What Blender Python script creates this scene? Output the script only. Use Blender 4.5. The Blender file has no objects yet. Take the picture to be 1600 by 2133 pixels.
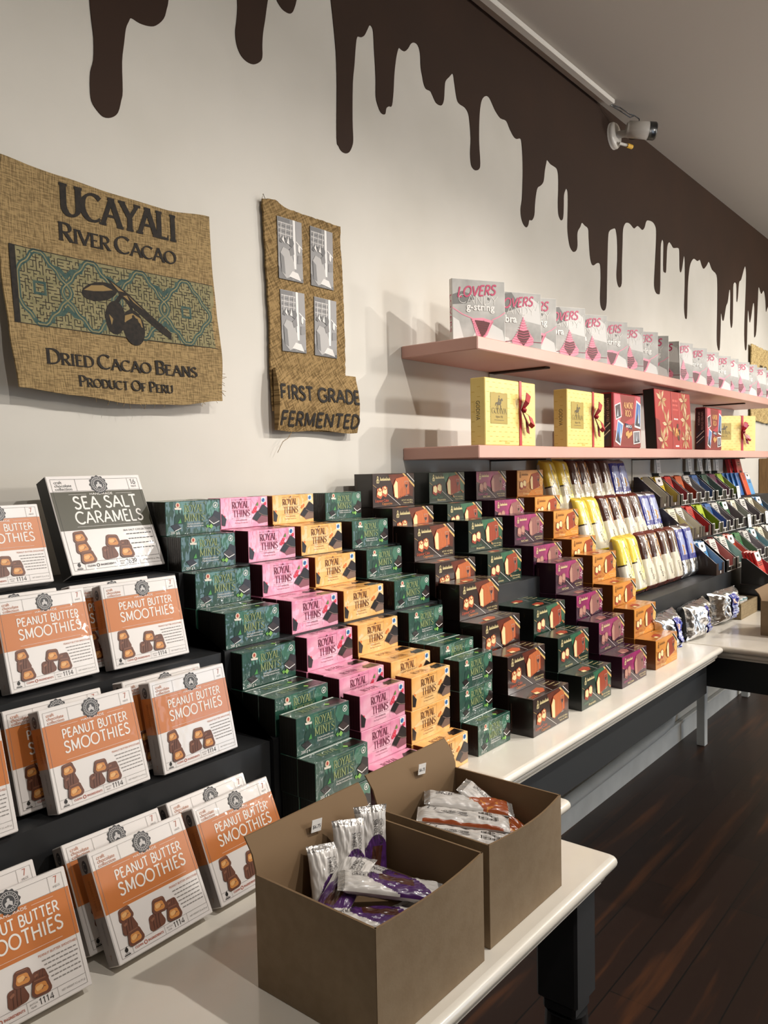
import bpy, bmesh, math, random
from mathutils import Vector, Matrix, noise
random.seed(7)
SC = bpy.context.scene
COL = SC.collection
PI = math.pi
R = math.radians

# ---------------------------------------------------------------- camera
CAM_Y, CAM_Z = -1.357, 1.36          # 1.36 m from the wall, held at chest height
YAW, PITCH, ROLL = R(50.6), R(3.0), R(-1.16)
_cy, _sy = math.cos(YAW), math.sin(YAW)
_fwd = Vector((_sy*math.cos(PITCH), _cy*math.cos(PITCH), -math.sin(PITCH)))
_rt = Vector((_cy, -_sy, 0)); _up = _rt.cross(_fwd)
_r2 = math.cos(ROLL)*_rt + math.sin(ROLL)*_up
_u2 = -math.sin(ROLL)*_rt + math.cos(ROLL)*_up
cd = bpy.data.cameras.new('camera')
cd.sensor_fit = 'HORIZONTAL'; cd.sensor_width = 36.0; cd.lens = 36.0*1660/1600
cd.clip_start = 0.02
cam = bpy.data.objects.new('camera', cd); COL.objects.link(cam)
cam.matrix_world = Matrix(((_r2.x, _u2.x, -_fwd.x, 0), (_r2.y, _u2.y, -_fwd.y, CAM_Y), (_r2.z, _u2.z, -_fwd.z, CAM_Z), (0, 0, 0, 1)))
SC.camera = cam

# ---------------------------------------------------------------- world, lamps, exposure
SC.view_settings.view_transform = 'Standard'; SC.view_settings.look = 'None'
SC.view_settings.gamma = 1.0; SC.view_settings.use_curve_mapping = False
SC.view_settings.exposure = 0.0
w = bpy.data.worlds.new('world'); SC.world = w; w.use_nodes = True
w.node_tree.nodes['Background'].inputs[0].default_value = (0.55, 0.6, 0.7, 1)
w.node_tree.nodes['Background'].inputs[1].default_value = 0.05

def spot(name, loc, aim, power, cone, blend=0.6, col=(1.0, 0.86, 0.68), rad=0.018):
    l = bpy.data.lights.new(name, 'SPOT'); l.energy = power; l.color = col
    l.spot_size = R(cone); l.spot_blend = blend; l.shadow_soft_size = rad
    o = bpy.data.objects.new(name, l); COL.objects.link(o); o.location = loc
    o.rotation_euler = (Vector(aim)-Vector(loc)).to_track_quat('-Z', 'Y').to_euler()
    return o
WARM = (1.0, 0.94, 0.875)
# the track of small ceiling spots over the aisle, about 1.75 m from the wall
spot('track_spot', (1.345, -1.754, 2.6), (1.05, -0.15, 0.95), 80, 82, 1.0, WARM)
spot('track_spot', (2.45, -1.75, 2.6), (1.8, -0.12, 1.2), 88, 62, 0.9, WARM)
spot('track_spot', (3.3, -1.75, 2.6), (2.25, -0.2, 1.1), 106, 58, 0.9, WARM)
spot('track_spot', (4.4, -1.75, 2.6), (3.6, -0.2, 1.1), 110, 62, 0.9, WARM)
spot('track_spot', (0.53, -1.75, 2.6), (0.5, -0.45, 1.0), 26, 90, 0.9, WARM)
spot('track_spot', (5.2, -1.75, 2.6), (5.0, 0.0, 1.3), 80, 70, 0.9, WARM)
def area(name, loc, aim, sx, sy, power, col):
    l = bpy.data.lights.new(name, 'AREA'); l.shape = 'RECTANGLE'; l.size = sx; l.size_y = sy; l.energy = power; l.color = col
    o = bpy.data.objects.new(name, l); COL.objects.link(o); o.location = loc
    o.rotation_euler = (Vector(aim)-Vector(loc)).to_track_quat('-Z', 'Y').to_euler()
    return o
def point_fill(name, loc, power, col, rad=0.12):
    l = bpy.data.lights.new(name, 'POINT'); l.energy = power; l.color = col; l.shadow_soft_size = rad
    o = bpy.data.objects.new(name, l); COL.objects.link(o); o.location = loc; return o
# cool daylight through the shop window and the glass door behind the camera, and added unseen fill lights that brighten the ceiling
area('shop_window_daylight', (-3.1, -2.55, 1.65), (1.2, -0.3, 1.2), 2.2, 1.6, 5, (0.75, 0.86, 1.0))
area('glass_door_daylight', (4.55, -4.53, 1.05), (4.4, 0, 1.05), 1.1, 2.0, 38, (0.62, 0.8, 1.0))
point_fill('ceiling_fill', (3.4, -3.3, 2.25), 125, (1.0, 0.94, 0.87))
point_fill('ceiling_fill', (5.4, -2.9, 2.25), 112, (1.0, 0.94, 0.87))

# ---------------------------------------------------------------- materials
def lin(c):
    return tuple(((x/12.92) if x <= 0.04045 else ((x+0.055)/1.055)**2.4) for x in c)
def hx(s):
    return lin(tuple(int(s[i:i+2], 16)/255 for i in (0, 2, 4)))
MATS = {}
def M(name, hexcol=None, rough=0.5, metal=0.0, coat=0.0, spec=0.5, hex2=None, scale=20.0, bump=0.0, bscale=200.0, detail=3.0, contrast=(0.35, 0.65), coat_bump=0.0, cscale=60.0, stretch=(1, 1, 1), coord='Object'):
    if name in MATS: return MATS[name]
    m = bpy.data.materials.new(name); m.use_nodes = True
    nt = m.node_tree; b = nt.nodes['Principled BSDF']
    c1 = hx(hexcol)
    b.inputs['Base Color'].default_value = (*c1, 1)
    b.inputs['Roughness'].default_value = rough; b.inputs['Metallic'].default_value = metal
    b.inputs['Coat Weight'].default_value = coat; b.inputs['Coat Roughness'].default_value = 0.06
    b.inputs['Specular IOR Level'].default_value = spec
    def tex(sc, det):
        tc = nt.nodes.new('ShaderNodeTexCoord'); mp = nt.nodes.new('ShaderNodeMapping'); mp.inputs['Scale'].default_value = stretch
        n = nt.nodes.new('ShaderNodeTexNoise'); n.inputs['Scale'].default_value = sc; n.inputs['Detail'].default_value = det
        nt.links.new(tc.outputs[coord], mp.inputs['Vector']); nt.links.new(mp.outputs[0], n.inputs['Vector'])
        return n
    if hex2:
        n = tex(scale, detail); r = nt.nodes.new('ShaderNodeValToRGB')
        r.color_ramp.elements[0].position, r.color_ramp.elements[1].position = contrast
        r.color_ramp.elements[0].color = (*c1, 1); r.color_ramp.elements[1].color = (*hx(hex2), 1)
        nt.links.new(n.outputs['Fac'], r.inputs['Fac']); nt.links.new(r.outputs['Color'], b.inputs['Base Color'])
    if bump:
        n = tex(bscale, 4); bp = nt.nodes.new('ShaderNodeBump'); bp.inputs['Strength'].default_value = bump; bp.inputs['Distance'].default_value = 0.01
        nt.links.new(n.outputs['Fac'], bp.inputs['Height']); nt.links.new(bp.outputs[0], b.inputs['Normal'])
    if coat_bump:
        n = tex(cscale, 2); bp = nt.nodes.new('ShaderNodeBump'); bp.inputs['Strength'].default_value = coat_bump; bp.inputs['Distance'].default_value = 0.01
        nt.links.new(n.outputs['Fac'], bp.inputs['Height']); nt.links.new(bp.outputs[0], b.inputs['Coat Normal'])
    MATS[name] = m
    return m
def ink(h, rough=0.45, coat=0.0):
    return M('ink_'+h+('g' if coat else ''), h, rough, coat=coat)
def film(h, h2=None, scale=25, **k):
    "printed card under crinkled cellophane"
    return M('film_'+h, h, 0.4, coat=0.7, hex2=h2, scale=scale, coat_bump=0.35, cscale=35, **k)

# ---------------------------------------------------------------- mesh builder
class MB:
    def __init__(s): s.v = []; s.f = []; s.m = []; s.ml = []; s.sm = []
    def mi(s, m):
        if m not in s.ml: s.ml.append(m)
        return s.ml.index(m)
    def face(s, pts, m, smooth=False):
        i = len(s.v); s.v += [tuple(p) for p in pts]; s.f.append(tuple(range(i, i+len(pts)))); s.m.append(s.mi(m)); s.sm.append(smooth)
    def box(s, x0, x1, y0, y1, z0, z1, m, c=0.0, T=None):
        "box with a small chamfer c; m is one material or a dict by face (l r f b d u)"
        g = (lambda k: m.get(k, m['*'])) if isinstance(m, dict) else (lambda k: m)
        T = T or (lambda p: p)
        X, Y, Z = (x0, x1), (y0, y1), (z0, z1)
        if c <= 0:
            P = lambda i, j, k: T((X[i], Y[j], Z[k]))
            for k, q in (('l', ((0,1,0),(0,0,0),(0,0,1),(0,1,1))), ('r', ((1,0,0),(1,1,0),(1,1,1),(1,0,1))), ('f', ((0,0,0),(1,0,0),(1,0,1),(0,0,1))),
                         ('b', ((1,1,0),(0,1,0),(0,1,1),(1,1,1))), ('d', ((0,1,0),(1,1,0),(1,0,0),(0,0,0))), ('u', ((0,0,1),(1,0,1),(1,1,1),(0,1,1)))):
                s.face([P(*a) for a in q], g(k))
            return
        def P(i, j, k, ax):
            e = [X[i], Y[j], Z[k]]; sg = [(1, -1)[i], (1, -1)[j], (1, -1)[k]]
            for a in range(3):
                if a != ax: e[a] += sg[a]*c
            return T(tuple(e))
        base = len(s.v); idx = {}
        for i in (0, 1):
            for j in (0, 1):
                for k in (0, 1):
                    for ax in range(3):
                        idx[i, j, k, ax] = len(s.v); s.v.append(P(i, j, k, ax))
        def add(q, mat): s.f.append(tuple(q)); s.m.append(s.mi(mat)); s.sm.append(False)
        add([idx[0,1,0,0], idx[0,0,0,0], idx[0,0,1,0], idx[0,1,1,0]], g('l')); add([idx[1,0,0,0], idx[1,1,0,0], idx[1,1,1,0], idx[1,0,1,0]], g('r'))
        add([idx[0,0,0,1], idx[1,0,0,1], idx[1,0,1,1], idx[0,0,1,1]], g('f')); add([idx[1,1,0,1], idx[0,1,0,1], idx[0,1,1,1], idx[1,1,1,1]], g('b'))
        add([idx[0,1,0,2], idx[1,1,0,2], idx[1,0,0,2], idx[0,0,0,2]], g('d')); add([idx[0,0,1,2], idx[1,0,1,2], idx[1,1,1,2], idx[0,1,1,2]], g('u'))
        em = g('e') if isinstance(m, dict) else m
        for a in (0, 1):
            for b in (0, 1):
                add([idx[a,b,0,0], idx[a,b,0,1], idx[a,b,1,1], idx[a,b,1,0]], em)
                add([idx[a,0,b,0], idx[a,0,b,2], idx[a,1,b,2], idx[a,1,b,0]], em)
                add([idx[0,a,b,1], idx[0,a,b,2], idx[1,a,b,2], idx[1,a,b,1]], em)
                for k in (0, 1): add([idx[a,b,k,0], idx[a,b,k,1], idx[a,b,k,2]], em)
    def grid(s, fn, nu, nv, m, smooth=True):
        "fn(u,v)->point, m material or m(u,v)"
        i0 = len(s.v)
        for a in range(nu+1):
            for b in range(nv+1): s.v.append(tuple(fn(a/nu, b/nv)))
        for a in range(nu):
            for b in range(nv):
                k = i0+a*(nv+1)+b
                s.f.append((k, k+nv+1, k+nv+2, k+1)); mm = m((a+.5)/nu, (b+.5)/nv) if callable(m) else m
                s.m.append(s.mi(mm)); s.sm.append(smooth)
    def tube(s, pts, r, m, n=8, caps=True):
        pts = [Vector(p) for p in pts]; i0 = len(s.v); rr = r if isinstance(r, (list, tuple)) else [r]*len(pts)
        for i, p in enumerate(pts):
            d = (pts[min(i+1, len(pts)-1)]-pts[max(i-1, 0)]).normalized()
            a = d.cross(Vector((0, 0, 1)));  a = a if a.length > 1e-3 else Vector((1, 0, 0)); a.normalize(); b = d.cross(a)
            for k in range(n): t = 2*PI*k/n; s.v.append(tuple(p+rr[i]*(math.cos(t)*a+math.sin(t)*b)))
        for i in range(len(pts)-1):
            for k in range(n):
                s.f.append((i0+i*n+k, i0+i*n+(k+1) % n, i0+(i+1)*n+(k+1) % n, i0+(i+1)*n+k)); s.m.append(s.mi(m)); s.sm.append(True)
        if caps:
            s.f.append(tuple(range(i0, i0+n))); s.m.append(s.mi(m)); s.sm.append(False)
            j = i0+(len(pts)-1)*n; s.f.append(tuple(range(j, j+n))); s.m.append(s.mi(m)); s.sm.append(False)
    def obj(s, name, parent=None, loc=(0, 0, 0), rot=(0, 0, 0), weld=False):
        me = bpy.data.meshes.new(name); me.from_pydata(s.v, [], s.f)
        for m in s.ml: me.materials.append(m)
        me.polygons.foreach_set('material_index', s.m); me.polygons.foreach_set('use_smooth', s.sm)
        me.update(); me.validate()
        bm = bmesh.new(); bm.from_mesh(me)
        if weld: bmesh.ops.remove_doubles(bm, verts=bm.verts, dist=1e-5)
        big = [f for f in bm.faces if len(f.verts) > 8]
        if big: bmesh.ops.triangulate(bm, faces=big)
        if weld: bmesh.ops.recalc_face_normals(bm, faces=bm.faces)
        bm.to_mesh(me); bm.free()
        o = bpy.data.objects.new(name, me); COL.objects.link(o)
        o.location = loc; o.rotation_euler = rot
        if parent: o.parent = parent
        return o
def tag(o, label, cat, group=None):
    o['label'] = label; o['category'] = cat
    if group: o['group'] = group
    return o
def struct(o): o['kind'] = 'structure'; return o
def empty(name, loc=(0, 0, 0), rot=(0, 0, 0)):
    o = bpy.data.objects.new(name, None); COL.objects.link(o); o.location = loc; o.rotation_euler = rot; o.empty_display_size = 0.05; return o
def dup(o, loc, rot=None, label=None, cat=None, group=None):
    c = o.copy(); COL.objects.link(c); c.location = loc
    if rot is not None: c.rotation_euler = rot
    for ch in list(o.children):
        d = ch.copy(); COL.objects.link(d); d.parent = c
        for g in list(ch.children):
            e = g.copy(); COL.objects.link(e); e.parent = d
    if label: tag(c, label, cat or o.get('category'), group)
    return c

# ---------------------------------------------------------------- print: flat inks laid on a surface
def arc(cx, cy, rx, ry, a0, a1, n=10):
    return [(cx+rx*math.cos(R(a0+(a1-a0)*i/n)), cy+ry*math.sin(R(a0+(a1-a0)*i/n))) for i in range(n+1)]
GL = {
 'A': (.8, [[(0,0),(.4,1)],[(.4,1),(.8,0)],[(.14,.35),(.66,.35)]]),
 'B': (.62, [[(.08,0),(.08,1)],[(.08,1),(.3,1)]+arc(.3,.76,.26,.24,90,-90)+[(.08,.52)],[(.08,.52),(.32,.52)]+arc(.32,.26,.3,.26,90,-90)+[(.08,0)]]),
 'C': (.8, [arc(.46,.5,.46,.5,45,315,16)]),
 'D': (.76, [[(.08,0),(.08,1)],[(.08,1),(.3,1)]+arc(.3,.5,.46,.5,90,-90)+[(.08,0)]]),
 'E': (.58, [[(.08,0),(.08,1)],[(.08,1),(.54,1)],[(.08,.52),(.46,.52)],[(.08,0),(.58,0)]]),
 'F': (.55, [[(.08,0),(.08,1)],[(.08,1),(.54,1)],[(.08,.5),(.46,.5)]]),
 'G': (.84, [arc(.46,.5,.46,.5,45,300,16)+[(.82,.14),(.82,.45)],[(.55,.45),(.82,.45)]]),
 'H': (.74, [[(.08,0),(.08,1)],[(.68,0),(.68,1)],[(.08,.52),(.68,.52)]]),
 'I': (.3, [[(.15,0),(.15,1)]]),
 'K': (.7, [[(.08,0),(.08,1)],[(.08,.45),(.6,1)],[(.24,.6),(.68,0)]]),
 'L': (.56, [[(.08,0),(.08,1)],[(.08,0),(.54,0)]]),
 'M': (.94, [[(.1,0),(.1,1)],[(.1,1),(.47,.12)],[(.47,.12),(.84,1)],[(.84,1),(.84,0)]]),
 'N': (.78, [[(.08,0),(.08,1)],[(.08,1),(.7,0)],[(.7,0),(.7,1)]]),
 'O': (.94, [arc(.47,.5,.45,.5,90,450,22)]),
 'P': (.6, [[(.08,0),(.08,1)],[(.08,1),(.3,1)]+arc(.3,.73,.28,.27,90,-90)+[(.08,.46)]]),
 'R': (.66, [[(.08,0),(.08,1)],[(.08,1),(.3,1)]+arc(.3,.74,.28,.26,90,-90)+[(.08,.48)],[(.3,.48),(.64,0)]]),
 'S': (.58, [[(.52,.84),(.42,.96),(.28,1),(.13,.95),(.06,.82),(.08,.67),(.2,.57),(.38,.48),(.51,.37),(.54,.22),(.46,.07),(.28,0),(.12,.04),(.03,.17)]]),
 'T': (.68, [[(.34,0),(.34,1)],[(.02,1),(.66,1)]]),
 'U': (.74, [[(.08,1),(.08,.34)]+arc(.38,.32,.3,.32,180,360,12)+[(.68,.34),(.68,1)]]),
 'V': (.76, [[(0,1),(.38,0)],[(.38,0),(.76,1)]]),
 'X': (.7, [[(0,0),(.68,1)],[(0,1),(.68,0)]]),
 'Y': (.74, [[(0,1),(.37,.46)],[(.37,.46),(.74,1)],[(.37,.46),(.37,0)]]),
 'Q': (.94, [arc(.47,.5,.45,.5,90,450,22),[(.6,.2),(.9,-.06)]]),
 '1': (.4, [[(.06,.8),(.26,1),(.26,0)]]), '4': (.6, [[(.44,0),(.44,1),(.04,.28),(.6,.28)]]), '7': (.54, [[(.04,1),(.52,1),(.2,0)]]),
 '2': (.56, [arc(.28,.74,.24,.26,160,-20,8)+[(.06,0),(.54,0)]]), '6': (.58, [[(.42,1),(.12,.5)]+arc(.29,.29,.25,.29,150,510,16)]),
 '3': (.56, [arc(.27,.75,.23,.25,150,-90,9)+arc(.27,.26,.27,.26,90,-150,9)]), '9': (.58, [[(.16,0),(.46,.5)]+arc(.29,.71,.25,.29,-30,330,16)]),
 '0': (.62, [arc(.31,.5,.27,.5,90,450,18)]), '&': (.7, [[(.66,0),(.16,.72),(.2,.95),(.36,.98),(.45,.8),(.1,.36),(.12,.06),(.36,0),(.64,.38)]]),
 '.': (.2, [[(.08,0),(.12,.04)]]), '-': (.4, [[(.05,.45),(.35,.45)]]),
}
BF = {}
def bfont(s, bold=0.0):
    "triangles of a line of lettering in the plain built-in face, cap height about 1"
    if (s, bold) in BF: return BF[s, bold]
    cu = bpy.data.curves.new('lettering', 'FONT'); cu.body = s; cu.size = 1.37; cu.resolution_u = 2; cu.offset = bold
    o = bpy.data.objects.new('lettering', cu); COL.objects.link(o)
    dg = bpy.context.evaluated_depsgraph_get(); me = bpy.data.meshes.new_from_object(o.evaluated_get(dg))
    vs = [(v.co.x, v.co.y) for v in me.vertices]; fs = [[vs[i] for i in p.vertices] for p in me.polygons]
    bpy.data.objects.remove(o); bpy.data.curves.remove(cu); bpy.data.meshes.remove(me)
    wd = max([p[0] for f in fs for p in f] or [1])
    BF[s, bold] = (fs, wd); return BF[s, bold]
class Pr:
    "lays flat ink shapes on mesh builder mb through fn(u,v,layer)"
    def __init__(s, mb, fn): s.mb, s.fn, s.k = mb, fn, 0
    def poly(s, pts, m, l=1):
        s.k = (s.k+1) % 30; l = l+.03*s.k      # later inks lie a hair above earlier ones
        s.mb.face([s.fn(p[0], p[1], l) for p in pts], m)
    def rect(s, u0, v0, u1, v1, m, l=1): s.poly([(u0, v0), (u1, v0), (u1, v1), (u0, v1)], m, l)
    def ell(s, cx, cy, rx, ry, m, l=1, n=20, rot=0):
        c, d = math.cos(R(rot)), math.sin(R(rot))
        s.poly([(cx+x*c-y*d, cy+x*d+y*c) for x, y in arc(0, 0, rx, ry, 0, 360-360/n, n-1)], m, l)
    def stroke(s, pts, wd, m, l=1):
        "ribbon along pts; wd a number or wd(direction angle)"
        n = len(pts)
        if n < 2: return
        closed = n > 3 and abs(pts[0][0]-pts[-1][0])+abs(pts[0][1]-pts[-1][1]) < 1e-6
        L, Rr = [], []
        for i in range(n):
            if closed: a, b = pts[(i-1) if i > 0 else n-2], pts[(i+1) if i < n-1 else 1]
            else: a, b = pts[max(i-1, 0)], pts[min(i+1, n-1)]
            p = pts[i]
            d1 = Vector((p[0]-a[0], p[1]-a[1])); d2 = Vector((b[0]-p[0], b[1]-p[1]))
            d1 = d1.normalized() if d1.length > 1e-9 else d2.normalized(); d2 = d2.normalized() if d2.length > 1e-9 else d1
            t = d1+d2; t = t.normalized() if t.length > .2 else d1
            ww = wd(math.atan2(t.y, t.x)) if callable(wd) else wd
            k = ww/2/max(.5, t.dot(d2)); nx, ny = -t.y*k, t.x*k
            L.append((p[0]+nx, p[1]+ny)); Rr.append((p[0]-nx, p[1]-ny))
        for i in range(n-1): s.poly([Rr[i], Rr[i+1], L[i+1], L[i]], m, l)
    def frame(s, u0, v0, u1, v1, wd, m, l=1):
        s.rect(u0, v0, u1, v0+wd, m, l); s.rect(u0, v1-wd, u1, v1, m, l); s.rect(u0, v0+wd, u0+wd, v1-wd, m, l); s.rect(u1-wd, v0+wd, u1, v1-wd, m, l)
    def text(s, t, u, v, h, m, l=2, width=None, style='sans', wt=.13, track=.14, align='l', slant=0.0, caps=None, rise=0.0):
        "caps drawn as pen strokes; h cap height; style sans / serif; caps = factor for first letters"
        items, x = [], 0.0
        for i, ch in enumerate(t):
            if ch == ' ': x += .38; continue
            f = 1.0
            if caps and (i == 0 or t[i-1] == ' '): f = caps
            w_, st = GL[ch]
            items.append((x, f, st)); x += (w_+track)*f
        tot = x-track; sx = h
        if width: sx = width/tot
        if align == 'c': u -= tot*sx/2
        if align == 'r': u -= tot*sx
        thin = wt*.42
        for x0, f, st in items:
            for path in st:
                P = [(u+(x0+a*f)*sx+slant*b*f*h, v+b*f*h+rise*(x0+a*f)*sx) for a, b in path]
                if style == 'serif':
                    wd = lambda an: h*f*max(thin, wt*abs(math.sin(an-R(18))))
                else: wd = h*wt*f
                s.stroke(P, wd, m, l)
                if style == 'serif':
                    for k, q in ((0, 1), (-1, -2)):
                        e, g = path[k], path[q]
                        if e[1] in (0, 1) and abs(e[1]-g[1]) > .25*abs(e[0]-g[0]):
                            yy = v+(e[1]*f)*h; xx = u+(x0+e[0]*f)*sx; hb = .15*f*h; tt = thin*h*.5
                            yy += rise*(x0+e[0]*f)*sx
                            if not (path is st[-1] and False): s.rect(xx-hb, yy-tt, xx+hb, yy+tt, m, l)
                        elif abs(e[1]-g[1]) < .02 and e[0] != g[0] and e[1] != .35:
                            xx = u+(x0+e[0]*f)*sx; yy = v+e[1]*f*h; sg = -1 if e[1] > .7 else (1 if e[1] < .2 else 0)
                            if e[0] > g[0] or e[1] > .7: s.poly([(xx-.03*h, yy-.05*h*abs(sg)), (xx+.02*h, yy-.05*h*abs(sg)), (xx+.02*h, yy+sg*.17*h), (xx-.02*h, yy+sg*.15*h)], m, l)
        return tot*sx
    def small(s, t, u, v, h, m, l=2, width=None, bold=0.0, align='l', rot=0.0, slant=0.0):
        fs, wd = bfont(t, bold); sx = (width/wd) if width else h
        o = 0 if align == 'l' else (-wd*sx/2 if align == 'c' else -wd*sx)
        c, d = math.cos(rot), math.sin(rot)
        for f in fs:
            q = [(o+x*sx+slant*y*h, y*h) for x, y in f]
            s.poly([(u+x*c-y*d, v+x*d+y*c) for x, y in q], m, l)
    def greek(s, u0, v0, u1, n, pitch, hgt, m, l=2, seed=1):
        "lines of print too small to read"
        rnd = random.Random(seed)
        for i in range(n):
            u = u0; v = v0-i*pitch; end = u1-rnd.random()*.12*(u1-u0)
            while u < end:
                q = min(end, u+(.03+.07*rnd.random())*(u1-u0)+hgt); s.rect(u, v, q, v+hgt*.8, m, l); u = q+hgt*.7
EPS = 0.00022

# ================================================================ THE ROOM
WALLM = M('wall_paint', 'D3CFC6', 0.75, bump=0.05, bscale=9, hex2='CBC7BD', scale=3)
CEILM = M('ceiling_paint', 'B9B3AB', 0.8)
BROWN = M('chocolate_wall_paint', '362317', 0.75, hex2='312015', scale=4, spec=.25)
PINK = M('pink_shelf_paint', 'CFA396', 0.42, hex2='CA9D90', scale=6, bump=0.02, bscale=60)
WHITEP = M('white_table_paint', 'E6E1D6', 0.28, hex2='E0DACD', scale=8, coat=0.25)
CHAR = M('charcoal_paint', '1E2123', 0.5)
LEGM = M('dark_leg_paint', '1B1C1E', 0.5)
RISER = M('black_riser_board', '1D1E20', 0.5, hex2='242628', scale=12)
BASEM = M('baseboard_paint', 'C6C8C6', 0.5, hex2='BABCBA', scale=8)

def wallbox(name, x0, x1, y0, y1, z0, z1, m):
    b = MB(); b.box(x0, x1, y0, y1, z0, z1, m); return struct(b.obj(name))
wallbox('wall_back', -3.3, 6.7, 0, 0.12, 0, 2.78, WALLM)
wallbox('wall_left', -3.3, -3.2, -4.6, 0, 0, 2.78, WALLM)
wallbox('wall_right', 6.6, 6.7, -4.6, 0, 0, 2.78, M('far_wall_paint', 'C9BFA8', 0.8))
wallbox('wall_front', -3.3, 6.7, -4.7, -4.6, 0, 2.78, M('shop_wall_shade', '8E8274', 0.8))
wallbox('ceiling', -3.3, 6.7, -4.7, 0.12, 2.78, 2.9, CEILM)
# floor: dark worn planks
fm = bpy.data.materials.new('dark_plank_floor'); fm.use_nodes = True
nt = fm.node_tree; bs = nt.nodes['Principled BSDF']; lk = nt.links.new
tc = nt.nodes.new('ShaderNodeTexCoord'); mp = nt.nodes.new('ShaderNodeMapping'); mp.inputs['Rotation'].default_value = (0, 0, 0)
br = nt.nodes.new('ShaderNodeTexBrick'); br.inputs['Scale'].default_value = 1.0; br.inputs['Brick Width'].default_value = 0.95; br.inputs['Row Height'].default_value = 0.13
br.inputs['Mortar Size'].default_value = 0.002; br.inputs['Color1'].default_value = (*hx('2E1B12'), 1); br.inputs['Color2'].default_value = (*hx('21140E'), 1); br.inputs['Mortar'].default_value = (0.004, 0.003, 0.002, 1)
br.offset = 0.37
mp2 = nt.nodes.new('ShaderNodeMapping'); mp2.inputs['Scale'].default_value = (0.8, 11, 1)
nz = nt.nodes.new('ShaderNodeTexNoise'); nz.inputs['Scale'].default_value = 1.6; nz.inputs['Detail'].default_value = 6
rp = nt.nodes.new('ShaderNodeValToRGB'); rp.color_ramp.elements[0].position = 0.56; rp.color_ramp.elements[0].color = (0, 0, 0, 1); rp.color_ramp.elements[1].position = 0.85; rp.color_ramp.elements[1].color = (1, 1, 1, 1)
mx = nt.nodes.new('ShaderNodeMixRGB'); mx.inputs['Color2'].default_value = (*hx('6A3E1E'), 1)
lk(tc.outputs['Object'], mp.inputs['Vector']); lk(mp.outputs[0], br.inputs['Vector']); lk(tc.outputs['Object'], mp2.inputs['Vector']); lk(mp2.outputs[0], nz.inputs['Vector'])
lk(nz.outputs['Fac'], rp.inputs['Fac']); lk(rp.outputs['Color'], mx.inputs['Fac']); lk(br.outputs['Color'], mx.inputs['Color1']); lk(mx.outputs[0], bs.inputs['Base Color'])
bs.inputs['Roughness'].default_value = 0.42
wallbox('floor', -3.3, 6.7, -4.7, 0.12, -0.1, 0, fm)
b = MB(); b.box(-3.2, 6.6, -0.018, 0, 0, 0.085, BASEM); b.box(-3.2, 6.6, -0.026, 0, 0.085, 0.1, BASEM, 0.004); struct(b.obj('baseboard_back'))
b = MB()
for z0, z1, y0, y1 in ((0.75, 0.82, -3.75, -1.35), (2.45, 2.52, -3.75, -1.35), (0.82, 2.45, -3.75, -3.68), (0.82, 2.45, -1.42, -1.35), (0.82, 2.45, -2.57, -2.52)): b.box(-3.2, -3.15, y0, y1, z0, z1, WHITEP)
struct(b.obj('window_1'))
b = MB()
for x0, x1, z0, z1 in ((3.9, 3.98, 0, 2.15), (5.12, 5.2, 0, 2.15), (3.98, 5.12, 2.07, 2.15)): b.box(x0, x1, -4.6, -4.54, z0, z1, WHITEP)
struct(b.obj('door_1'))
# pipe that runs above the baseboard under the tables
b = MB(); b.tube([(2.3, -0.05, 0.13), (3.55, -0.05, 0.15), (3.66, -0.05, 0.16), (3.69, -0.05, 0.2), (3.7, -0.05, 0.6)], 0.022, BASEM, 10)
tag(b.obj('wall_pipe'), 'painted pipe running along the wall above the baseboard under the tables', 'pipe')

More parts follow.
